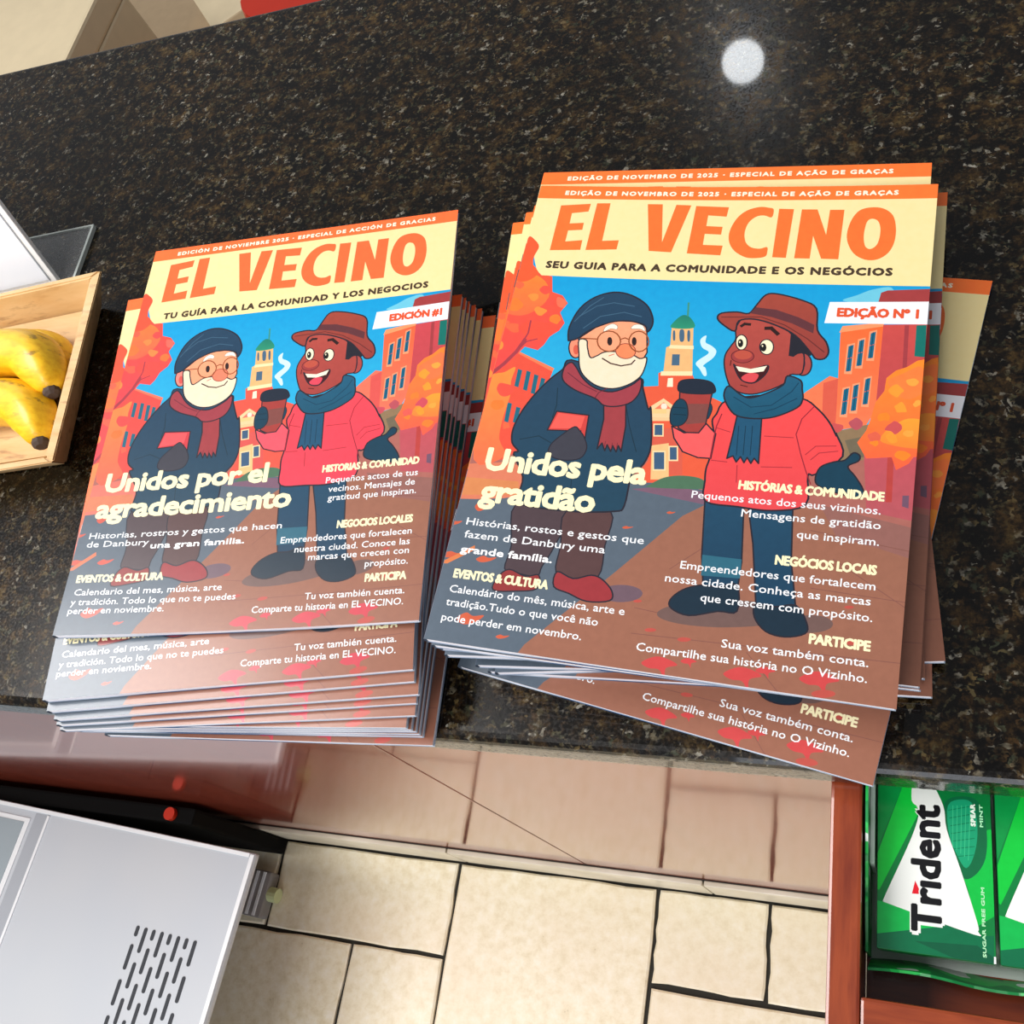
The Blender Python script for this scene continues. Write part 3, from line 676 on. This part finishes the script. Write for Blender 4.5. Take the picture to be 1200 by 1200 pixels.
# ------------------------------------------------------------------ customer side beyond the counter
cream = mat('cream_laminate', 'd8c8a6', 0.45); speck(cream, 0.15)
cream_b = mat('beige_laminate', 'b39c7c', 0.5); speck(cream_b, 0.25)
t = thing('cream_display_box', 'pale cream box top beyond the far left edge of the granite counter', 'box', (-1.111, 0.80, -0.44))
bm = bmesh.new(); box(bm, -0.75, 0, 0, .45, 0, 0.20, bev=0.004); link('body', bm_mesh('body', bm, cream), t)
bm = bmesh.new(); box(bm, -0.755, 0.0, 0.0, .455, 0.20, 0.24, bev=0.005); link('lid', bm_mesh('lid', bm, cream), t)
t = thing('low_beige_bench', 'low beige bench top seen past the far edge of the counter', 'bench', (0, 0, ZF))
box_obj('bench_top', (-2.3, -0.55, 0.775, 2.2, 0.42, 0.45), cream_b, t, bev=0.004)
box_obj('bench_base', (-2.25, -0.60, 0.80, 2.15, 0.0, 0.42), cream_b, t)
t = thing('lit_bench_patch', 'lit patch of the beige bench, shaped as an angled cream slab', 'box', (-1.058, 1.485, -0.449), (0, 0, R(38)))  # cream slab added to stand for the directly lit part of the bench
box_obj('lit_patch_body', (-0.106, 0.266, -0.106, 0.106, 0, 0.05), cream, t, bev=0.003)
box_obj('lit_patch_top', (-0.11, 0.27, -0.11, 0.11, 0.05, 0.07), cream, t, bev=0.003)
t = thing('red_bin', 'shiny red plastic bin just past the far edge of the granite counter', 'bin', (-0.824, 1.235, -0.449))
bm = bmesh.new()
ring = lambda r, n=28: [(r*math.cos(2*math.pi*i/n), r*0.8*math.sin(2*math.pi*i/n)) for i in range(n)]
prism(bm, ring(.07), 0, .16, ring(.09)); link('bin_body', bm_mesh('bin_body', bm, red_mat), t)
bm = bmesh.new(); prism(bm, ring(.095), .16, .175, ring(.092)); link('bin_rim', bm_mesh('bin_rim', bm, red_mat), t)

# ------------------------------------------------------------------ magazines
W, L = 0.216, 0.279
art_pt = ART
def adj(lines, d): return [[s, x, (6.6 if st == 'b4.2' else y + d(y)), w_, c, st] for s, x, y, w_, c, st in lines]
TP = adj(TEXT_PT, lambda y: 0.0)
TE = adj(TEXT_ES, lambda y: -2.0 if y < 100 else -1.6)
TE = [[s, x, (83.2 if st == 'B6' else y), w_, c, st] for s, x, y, w_, c, st in TE]
def pink_light_tint(shapes):   # pinkish hazy light on the left stack, put into the Spanish cover colours
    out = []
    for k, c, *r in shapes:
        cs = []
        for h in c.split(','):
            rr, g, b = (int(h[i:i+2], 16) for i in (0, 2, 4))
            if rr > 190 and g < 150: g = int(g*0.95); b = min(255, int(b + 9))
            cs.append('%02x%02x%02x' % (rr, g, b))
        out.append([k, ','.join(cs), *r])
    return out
cover_pt = print_sheet('front_cover', art_pt, 216, 279, ink)
cover_es = print_sheet('front_cover_spanish', pink_light_tint(art_pt), 216, 279, ink)
cover_pt = with_lettering(cover_pt, TP, 216, 279)
cover_es = with_lettering(cover_es, TE, 216, 279)

TS, TF = 0.0054, 0.0034      # thickness at the spine and at the open edge
def wedge(name, x0, x1, y0, y1, za, zb, m, nx=10, ny=8, f=None):
    """slab between fractions za..zb of the tapering thickness, top at 0"""
    bm = bmesh.new(); th = lambda x: TS + (TF-TS)*(x+W/2)/W
    g = {}
    for s, z in ((0, za), (1, zb)):
        for i in range(nx+1):
            for j in range(ny+1):
                x = x0+(x1-x0)*i/nx; y = y0+(y1-y0)*j/ny
                g[s, i, j] = bm.verts.new((x, y, z(th(x)) + (f(x, y) if f else 0)))
    for i in range(nx):
        for j in range(ny):
            bm.faces.new((g[1, i, j], g[1, i+1, j], g[1, i+1, j+1], g[1, i, j+1]))
            bm.faces.new((g[0, i, j], g[0, i, j+1], g[0, i+1, j+1], g[0, i+1, j]))
    for i in range(nx):
        bm.faces.new((g[0, i, 0], g[0, i+1, 0], g[1, i+1, 0], g[1, i, 0])); bm.faces.new((g[0, i+1, ny], g[0, i, ny], g[1, i, ny], g[1, i+1, ny]))
    for j in range(ny):
        bm.faces.new((g[0, 0, j+1], g[0, 0, j], g[1, 0, j], g[1, 0, j+1])); bm.faces.new((g[0, nx, j], g[0, nx, j+1], g[1, nx, j+1], g[1, nx, j]))
    return bm_mesh(name, bm, m)
def mag_meshes(f=None):
    pages = wedge('pages', -W/2+.0006, W/2-.0006, -L/2+.0004, L/2-.0004, lambda t: -t*0.90, lambda t: -0.00022, paper, f=f)
    back = wedge('back_cover', -W/2, W/2, -L/2, L/2, lambda t: -t*0.95, lambda t: -t*0.90-.00001, back_mat, f=f)
    bm = bmesh.new()   # folded spine
    n = 8; ys = [-L/2 + L*j/8 for j in range(9)]; rows = []
    for y in ys:
        r = []
        for i in range(n+1):
            a = math.pi*i/n; zc = -TS*0.475
            r.append(bm.verts.new((-W/2 + .0005 - 0.0016*math.sin(a), y, zc + TS*0.475*math.cos(a) + (f(-W/2, y) if f else 0) - 0.00002)))
        rows.append(r)
    for a, b in zip(rows, rows[1:]):
        for i in range(n): bm.faces.new((a[i], a[i+1], b[i+1], b[i]))
    spine = bm_mesh('spine_fold', bm, spine_mat, True)
    out = [('pages', pages), ('back_cover', back), ('spine_fold', spine)]
    for y in (-0.075, 0.075):
        bm = bmesh.new(); z = -TS*.45 + (f(-W/2, y) if f else 0); tube(bm, [(-W/2-.0016, y-.006, z), (-W/2-.0016, y+.006, z)], 0.0004, 6); out.append(('staple', bm_mesh('staple', bm, steel)))
    return out
spine_mat = mat('spine_print', 'd9694a', 0.35, coat=0.3)
_sv = N(spine_mat, 'ShaderNodeTexCoord'); _sx = N(spine_mat, 'ShaderNodeSeparateXYZ'); LK(spine_mat, _sv.outputs['Object'], _sx.inputs[0])
_mr = N(spine_mat, 'ShaderNodeMapRange'); _mr.inputs[1].default_value = -L/2; _mr.inputs[2].default_value = L/2; LK(spine_mat, _sx.outputs['Y'], _mr.inputs[0])
_r = ramp(spine_mat, _mr.outputs[0], [(0.0, '5a6678'), (0.33, 'cf8250'), (0.42, 'e0603c'), (0.85, 'f4e0a2'), (0.966, 'ff7832')])
_r.node.color_ramp.interpolation = 'CONSTANT'; LK(spine_mat, _r, bsdf(spine_mat).inputs['Base Color'])
steel = mat('steel', 'b8b8bc', 0.3, 1.0); speck(steel)
flat_parts = mag_meshes()
def plane(side, k):
    n = 12.0
    if side == 'L': a, b, c, xc, yc = .0571/n, -.1143/n, 0, -.36, .2838
    else: a, b, c, xc, yc = .0557/n, -.1017/n, .0322/n, -.1078, .2739
    return lambda x, y: k*(a + b*(x-xc) + c*(y-yc))
def magazine(side, k, x, y, th, label, group, curl=None, prev=[0]):
    P = plane(side, k); z = P(x, y); gx, gy = P(x+1, y)-z, P(x, y+1)-z
    n = Vector((-gx, -gy, 1)).normalized(); u = Vector((math.cos(th), math.sin(th), 0)); u = (u - n*u.dot(n)).normalized(); v = n.cross(u)
    t = thing('magazine', label, 'magazine', group=group)
    t.matrix_world = Matrix(((u.x, v.x, n.x, x), (u.y, v.y, n.y, y), (u.z, v.z, n.z, z + 0.0006), (0, 0, 0, 1)))
    cov = cover_es if side == 'L' else cover_pt
    parts = flat_parts
    if curl:
        parts = mag_meshes(curl); cov = bent(cov, curl)
    link('front_cover', cov, t)
    for nm, me in parts: link(nm, me, t)
    return t
GL, GR = 'magazines in the left stack', 'magazines in the right stack'
es = 'Spanish magazine, '
pt = 'Portuguese magazine, '
curlL = lambda x, y: 0.0034*(2*x/W)**2*(0.5 - y/L*1.0)
curlR = lambda x, y: 0.0022*(2*x/W)**2*(0.5 + y/L*0.6)
magazine('L', 12, -.3630, .2854, .1159, es + 'topmost of the left stack', GL, curlL)
magazine('L', 11, -.3702, .2552, .1651, es + 'second from top of the left stack, sticking out below it', GL)
for k, x, y, th, l in ((10, -.3699, .2504, .1625, 'third from the top of the left stack'), (9, -.3668, .2464, .1512, 'fourth from the top of the left stack'),
    (8, -.3678, .2439, .1418, 'fifth from the top of the left stack'), (7, -.3667, .2407, .1232, 'sixth from the top of the left stack'),
    (6, -.3666, .2402, .0791, 'seventh from the top of the left stack, corner showing at right'), (5, -.3655, .2404, .0786, 'eighth from the top of the left stack, hardly showing'),
    (4, -.3647, .2406, .0783, 'fourth from the bottom of the left stack'), (3, -.3633, .2412, .0700, 'third from the bottom of the left stack, hardly showing'),
    (2, -.3618, .2420, .0607, 'second from the bottom of the left stack'), (1, -.3549, .2399, .0485, 'bottom one of the left stack, lying on the granite')):
    magazine('L', k, x, y, th, es + l, GL)
magazine('R', 12, -.1083, .2753, -.0727, pt + 'topmost of the right stack', GR, curlR)
magazine('R', 11, -.1092, .2936, -.0590, pt + 'second from top of the right stack, orange band showing above it', GR)
for k, x, y, th, l in ((10, -.1100, .2770, -.0640, 'third from the top of the right stack, hardly showing'), (9, -.1150, .2810, -.0466, 'fourth from the top of the right stack'),
    (8, -.1178, .2848, -.0140, 'fifth from the top of the right stack, showing at its top left corner'), (7, -.1224, .2874, .0275, 'sixth from the top of the right stack, outermost at top left'),
    (6, -.1016, .2911, -.0587, 'seventh from the top of the right stack, strip along right side'), (5, -.1015, .2906, -.0570, 'fifth from the bottom of the right stack, at its right side'),
    (4, -.1120, .2880, .0300, 'fourth from the bottom of the right stack, hardly showing'), (3, -.1105, .2915, .0830, 'third from the bottom of the right stack, right corner sticking out'),
    (2, -.1050, .2850, .0000, 'second from the bottom of the right stack, hardly showing'), (1, -.0988, .2632, -.2085, 'bottom one of the right stack, turned clockwise over the counter edge')):
    magazine('R', k, x, y, th, pt + l, GR)

# ------------------------------------------------------------------ banana tray
tray = thing('wooden_tray', 'shallow pale wooden tray holding bananas at the left edge', 'tray', (0, 0, 0.0005))
def quadring(name, outer_t, outer_b, wall, z1, parent, m):
    """one slanted wall per side"""
    c = Vector((sum(p[0] for p in outer_t)/4, sum(p[1] for p in outer_t)/4))
    inn = lambda p, d: tuple(Vector(p) + (c - Vector(p)).normalized()*d*1.4)
    it = [inn(p, wall) for p in outer_t]; ib = [inn(p, wall) for p in outer_b]
    for i in range(4):
        j = (i+1) % 4
        bm = bmesh.new()
        v = [bm.verts.new((*p, z)) for p, z in ((outer_b[i], 0), (outer_b[j], 0), (outer_t[j], z1), (outer_t[i], z1), (ib[i], 0), (ib[j], 0), (it[j], z1), (it[i], z1))]
        for f in ((0, 1, 2, 3), (5, 4, 7, 6), (3, 2, 6, 7), (1, 0, 4, 5), (0, 3, 7, 4), (1, 5, 6, 2)): bm.faces.new([v[k] for k in f])
        bmesh.ops.recalc_face_normals(bm, faces=bm.faces); bmesh.ops.bevel(bm, geom=list(bm.edges), offset=0.0012, segments=2, affect='EDGES')
        link('side_wall', bm_mesh('side_wall', bm, m), parent)
    bm = bmesh.new(); prism(bm, ib, 0.0, 0.006); bmesh.ops.recalc_face_normals(bm, faces=bm.faces); link('bottom_board', bm_mesh('bottom_board', bm, m), parent)
TT = [(-.829, .240), (-.553, .271), (-.5815, .441), (-.852, .412)]
TB = [(-.826, .262), (-.577, .288), (-.604, .431), (-.849, .404)]
quadring('tray', TT, TB, 0.0075, 0.031, tray, pine)

banana_mat = mat('banana_skin', 'f2c414', 0.42, coat=0.1)
_v = coords(banana_mat, (10, 26, 26)); _f = noise(banana_mat, _v, 3.2, 4, 0.6); _h = noise(banana_mat, coords(banana_mat, (30, 90, 90)), 3, 3, 0.6)
_c = ramp(banana_mat, _h, [(0.3, 'dfa60c'), (0.6, 'efbf1c')])
LK(banana_mat, mix(banana_mat, ramp(banana_mat, _f, [(0.60, (0, 0, 0)), (0.66, (0.7, 0.7, 0.7))]), _c, (0.16, 0.09, 0.02)), bsdf(banana_mat).inputs['Base Color'])
tip_mat = mat('banana_tip', '4a3c34', 0.8); speck(tip_mat, 0.5)
def banana(label, pts, rmax, z):
    """pts: centre line from the blossom end to the stem"""
    t = thing('banana', label, 'banana', (pts[0][0], pts[0][1], z), group='bananas in the wooden tray')
    P = [Vector((p[0]-pts[0][0], p[1]-pts[0][1], p[2])) for p in pts]
    n = 26; line = []
    for i in range(n+1):
        s = i/n*(len(P)-1); k = min(int(s), len(P)-2); f = s-k
        p0, p1, p2, p3 = P[max(k-1, 0)], P[k], P[k+1], P[min(k+2, len(P)-1)]
        line.append(0.5*((2*p1)+(p2-p0)*f+(2*p0-5*p1+4*p2-p3)*f*f+(3*p1-p0-3*p2+p3)*f**3))
    bm = bmesh.new(); rings = []; m = 20
    for i, p in enumerate(line):
        d = (line[min(i+1, n)]-line[max(i-1, 0)]).normalized(); s = d.cross(Vector((0, 0, 1))).normalized(); q_ = s.cross(d)
        u = i/n; r = rmax*min(1, (0.36 + 2.6*u) if u < 0.25 else 1.0)
        if u > 0.75: r *= 1-0.72*((u-0.75)/0.25)**1.1
        r = rmax*(0.34+0.66*math.sin(min(1, u/0.3)*math.pi/2)**0.8) if u < 0.3 else r
        rr = []
        for k in range(m):
            a = 2*math.pi*k/m; pent = 1 + 0.055*math.cos(5*a) 
            rr.append(bm.verts.new(p + (s*math.cos(a)+q_*math.sin(a))*r*pent))
        rings.append(rr)
    for a, b in zip(rings, rings[1:]):
        for k in range(m): bm.faces.new((a[k], a[(k+1) % m], b[(k+1) % m], b[k]))
    bm.faces.new(rings[0][::-1]); bm.faces.new(rings[-1]); bmesh.ops.recalc_face_normals(bm, faces=bm.faces)
    link('skin', bm_mesh('skin', bm, banana_mat, True), t)
    bm = bmesh.new(); d = (line[0]-line[1]).normalized(); tube(bm, [line[0]-d*.002, line[0]+d*.003, line[0]+d*.005], [rmax*.36, rmax*.33, rmax*.2], 10)
    o = link('blossom_tip', bm_mesh('blossom_tip', bm, tip_mat), t); o['label'] = 'dark dried banana tip'
    return t
banana('yellow banana nearest the back of the tray, mostly hidden', [(-.5935, .352, .008), (-.604, .372, .009), (-.632, .386, .010), (-.68, .386, .010), (-.72, .376, .010), (-.75, .366, .009)], .0115, 0.0078)
banana('speckled yellow banana in the middle of the tray, tip by the right wall', [(-.5855, .333, .014), (-.597, .350, .017), (-.622, .3655, .019), (-.665, .366, .019), (-.712, .350, .018), (-.75, .328, .014)], .0185, 0.0145)
banana('speckled yellow banana at the front of the tray with a dark tip', [(-.5830, .2935, .008), (-.594, .311, .009), (-.618, .3265, .010), (-.660, .3285, .010), (-.708, .312, .010), (-.745, .290, .008)], .0180, 0.0150)

# ------------------------------------------------------------------ sign holder
acrylic = mat('clear_acrylic', 'ffffff', 0.03); bsdf(acrylic).inputs['Transmission Weight'].default_value = 0.93; bsdf(acrylic).inputs['IOR'].default_value = 1.45
LK(acrylic, ramp(acrylic, noise(acrylic, coords(acrylic), 3, 1), [(0.3, 'eef2f2'), (0.7, 'ffffff')]), bsdf(acrylic).inputs['Base Color'])
white_rim = mat('white_acrylic_rim', 'fbfcfc', 0.3); speck(white_rim, 0.05)
sheet_mat = mat('white_sheet', 'f2f6fd', 0.5); speck(sheet_mat, 0.04)
edge_glow_mat = mat('pale_edge_glow', 'c4cdc8', 0.3); speck(edge_glow_mat)
sg = thing('sign_holder', 'clear acrylic sign holder with blank white sheet behind the wooden tray', 'sign holder', (-.648, .519, .0005), (0, 0, R(3.5)))
box_obj('base_plate', (-.24, 0, -.082, 0, 0, .003), acrylic, sg, bev=.0007)
bm = bmesh.new(); box(bm, -.22, 0, -.0022, .0022, 0, .25, bev=.0008)
fr = link('upright_panel', bm_mesh('upright_panel', bm, white_rim), sg, (-.0135, -.0575, .0042), (R(-15), 0, R(2.5)))
box_obj('painted_edge_glow', (-.24, .0006, -.0008, .0006, -.0002, .0033), edge_glow_mat, sg); box_obj('painted_edge_glow', (-.0012, .0012, -.082, -.0010, -.0002, .0033), edge_glow_mat, sg)  # pale strips: glow of the acrylic edges put into their colour
box_obj('paper_sheet', (-.212, -.0062, -.0030, -.0023, .004, .244), sheet_mat, fr)
box_obj('edge_line', (-.0062, -.0052, -.0027, -.0022, .003, .245), groove_mat, fr)

# ------------------------------------------------------------------ grey machine on castors
MZ = -0.65
mc = thing('grey_machine', 'light grey flat-topped machine with slotted vent standing on the tiles at lower left', 'machine', (-.780, .096, ZF), (0, 0, R(-3.2)))
h = MZ - ZF
bm = bmesh.new(); box(bm, -1.0, 0, -.62, 0, h-.010, h, bev=.003); lid = link('lid_panel', bm_mesh('lid_panel', bm, grey_plastic), mc)
box_obj('rim_strip', (-.007, -.001, -.615, -.002, h, h+.0012), light_plastic, lid, bev=.0004)
box_obj('rim_strip', (-1.0, -.008, -.006, -.001, h, h+.0012), light_plastic, lid, bev=.0004)
box_obj('black_body', (-.98, -.16, -.60, -.036, .07, h-.0105), black_mat, mc, bev=.006)
box_obj('groove', (-.372, -.350, -.60, -.008, h, h+.0006), groove_mat, lid)
box_obj('groove_edge', (-.350, -.346, -.60, -.008, h, h+.0016), light_plastic, lid, bev=.0003)
box_obj('screen_frame', (-.99, -.378, -.56, -.016, h, h+.0016), light_plastic, lid, bev=.0004)
box_obj('display', (-.985, -.386, -.55, -.022, h+.0016, h+.0022), screen_mat, lid)
# slotted vent: eight staggered columns of rounded slots
def slot_mesh(ln, wd=.0052):
    bm = bmesh.new(); n = 6; pts = [(wd/2*math.cos(a), ln/2-wd/2+wd/2*math.sin(a)) for a in [math.pi*i/n for i in range(n+1)]]
    pts += [(-x, -y) for x, y in pts]; prism(bm, pts, 0, .0005); return bm_mesh('vent_slot', bm, slot_mat)
sl, ss = slot_mesh(.030), slot_mesh(.013)
vx0, vx1, vy = -.139, -.048, -.112
for c in range(8):
    x = vx0 + (vx1-vx0)*c/7
    if c % 2 == 0:
        link('vent_slot', ss, lid, (x, vy - .0065, h+.0001)); y = vy - .037
    else: y = vy - .015
    while y > vy - .31:
        link('vent_slot', sl, lid, (x, y, h+.0001)); y -= .041
cast = mat('castor_grey', '8a8684', 0.45); speck(cast, 0.4)
pale_green = mat('pale_green_cap', 'cfd6a0', 0.4); speck(pale_green, 0.3)
for x, y in ((-.93, -.08), (-.20, -.54), (-.93, -.54)):
    bm = bmesh.new(); box(bm, x-.045, x+.0, y-.035, y+.035, .045, .07, bev=.004)
    c = link('castor_bracket', bm_mesh('castor_bracket', bm, cast), mc)
    bm = bmesh.new(); tube(bm, [(x-.035, y, .026), (x-.005, y, .026)], .026, 20); link('castor_wheel', bm_mesh('castor_wheel', bm, cast), c)
ft = link('foot', None, None); bpy.data.objects.remove(ft)
bm = bmesh.new(); box(bm, -.195, -.118, -.075, -.010, 0, .026, bev=.005); fb = link('foot', bm_mesh('foot', bm, cast), mc)
box_obj('foot_post', (-.190, -.165, -.070, -.03, .024, .075), cast, mc)
for i in range(4): box_obj('rib', (-.166+.012*i, -.162+.012*i, -.073, -.012, .0255, .0285), light_plastic, fb)
bm = bmesh.new(); tube(bm, [(-.119, -.040, .013), (-.104, -.040, .013)], .0105, 14); o = link('end_cap', bm_mesh('end_cap', bm, pale_green), fb); o['label'] = 'pale green cap'
bb = thing('black_power_unit', 'black box in the gap between the grey machine and the cabinet', 'box', (-1.6, .117, ZF))
box_obj('case', (-.5, .70, .004, .026, 0, .236), black_mat, bb, bev=.004)
bm = bmesh.new(); tube(bm, [(.665, .0145, .235), (.665, .0145, .243)], .0085, 16); o = link('button', bm_mesh('button', bm, red_mat), bb); o['label'] = 'round red button'

# ------------------------------------------------------------------ wooden rack with gum
rk = thing('wooden_rack', 'reddish wooden rack with a front rail mounted under the counter edge at lower right', 'rack', (0, 0, -0.03))
ZR = -.055
box_obj('side_rail', (-.0425, -.0280, -.006, .148, ZR, 0), cherry, rk, bev=.0015)
box_obj('side_rail', (.190, .2045, -.006, .148, ZR, 0), cherry, rk, bev=.0015)
box_obj('front_rail', (-.0280, .190, -.006, .0195, ZR, -.001), cherry_x, rk, bev=.0015)
box_obj('back_rail', (-.0280, .190, .136, .148, ZR, -.001), cherry_x, rk, bev=.0015)
box_obj('bottom_board', (-.0278, .1898, .0197, .1358, ZR, ZR+.006), cherry_x, rk)
carton_mat = mat('green_carton', '14a04b', 0.45)
_f = noise(carton_mat, coords(carton_mat), 45, 1); _r = ramp(carton_mat, _f, [(0.0, '0e8a44'), (0.45, '16b84e'), (0.60, 'e8f0ea')]); _r.node.color_ramp.interpolation = 'CONSTANT'
LK(carton_mat, _r, bsdf(carton_mat).inputs['Base Color'])
white_card = mat('white_card', 'e4ece6', 0.6); speck(white_card, 0.1)
ct = thing('gum_carton', 'torn open green cardboard display carton around the gum packs', 'carton', (-.0262, .0385, ZR - .03 + .0065))
def torn(name, x0, x1, y0, y1, hts, m, parent, n=24, lean=(0, 0)):
    """thin card wall with a ragged top edge between two points"""
    bm = bmesh.new(); d = Vector((x1-x0, y1-y0, 0)).normalized(); s = Vector((-d.y, d.x, 0))*.0006
    A, B = [], []
    for i in range(n+1):
        t = i/n; k = t*(len(hts)-1); a = int(min(k, len(hts)-2)); f = k-a; f = f*f*(3-2*f)
        z = hts[a]*(1-f)+hts[a+1]*f + random.uniform(-.0004, .0004)
        p = Vector((x0+(x1-x0)*t, y0+(y1-y0)*t + 0.0012*math.sin(9*t), 0)); up = Vector((lean[0], lean[1], z))
        A.append((bm.verts.new(p-s), bm.verts.new(p-s+up))); B.append((bm.verts.new(p+s), bm.verts.new(p+s+up)))
    for i in range(n):
        bm.faces.new((A[i][0], A[i+1][0], A[i+1][1], A[i][1])); bm.faces.new((B[i+1][0], B[i][0], B[i][1], B[i+1][1]))
        bm.faces.new((A[i][1], A[i+1][1], B[i+1][1], B[i][1])); bm.faces.new((B[i][0], B[i+1][0], A[i+1][0], A[i][0]))
    for e, g in ((0, 1), (n, 0)): bm.faces.new((A[e][0], A[e][1], B[e][1], B[e][0]) if g else (A[e][0], B[e][0], B[e][1], A[e][1]))
    bmesh.ops.recalc_face_normals(bm, faces=bm.faces)
    return link(name, bm_mesh(name, bm, m), parent)
torn('front_wall', 0.0005, .107, 0, 0, [.034, .030, .031, .028, .030, .036, .029, .030], carton_mat, ct, lean=(0, -.0065))
torn('left_wall', 0, 0, .0007, .085, [.034, .040, .044, .048, .050], carton_mat, ct)
torn('right_wall', .108, .108, .0007, .085, [.034, .040, .044, .048, .050], carton_mat, ct)
torn('back_wall', .0005, .107, .086, .086, [.044, .046, .044], white_card, ct)
box_obj('base', (0, .108, 0, .086, -.0003, .0005), white_card, ct)
box_obj('inner_flap', (.0010, .0030, .040, .084, .0008, .034), white_card, ct)
gum_sheet = print_sheet('printed_face', GUM, 50, 79, gum_ink, 6)
GS = {'w': (15.2, 3.4, 1.0), 'k': (13.4, 1.45, 1.0), 's': (2.2, .4, 1.1), 't': (1.5, .2, 1.0)}
gum_sheet = with_lettering(gum_sheet, [['Trıdent', 7.6, 29.3, 61.5, 'f2f4f0', 'w'], ['Trıdent', 9.3, 28.1, 58.2, '101014', 'k'], ['SPEAR', 59, 43.4, 10.5, 'f0fff0', 's'], ['MINT', 59, 46.6, 10.5, 'b4ffc8', 't'], ['SUGAR FREE GUM', 2, 46.2, 30, 'b4f0be', 't']], 79, 50, .00004, GS, True)
def pack(x, y, label, z=-.0625):
    t = thing('gum_pack', label, 'gum pack', (x, y, z), group='gum packs in the green carton')
    bm = bmesh.new(); box(bm, -.0252, .0252, -.0398, .0398, 0, .0122, bev=.0012); b = link('pack_body', bm_mesh('pack_body', bm, pack_green), t)
    f = link('printed_face', gum_sheet, t, (0, 0, .01227))
pack_green = mat('gum_pack_green', '0c7a3a', 0.3, coat=0.5); speck(pack_green, 0.2)
pack(.0030, .0815, 'green and white gum pack with black lettering, left one beside the wooden rail')
pack(.0550, .0815, 'green gum pack cut off by the right edge of the photo')
bpy.data.objects.remove(_tob)
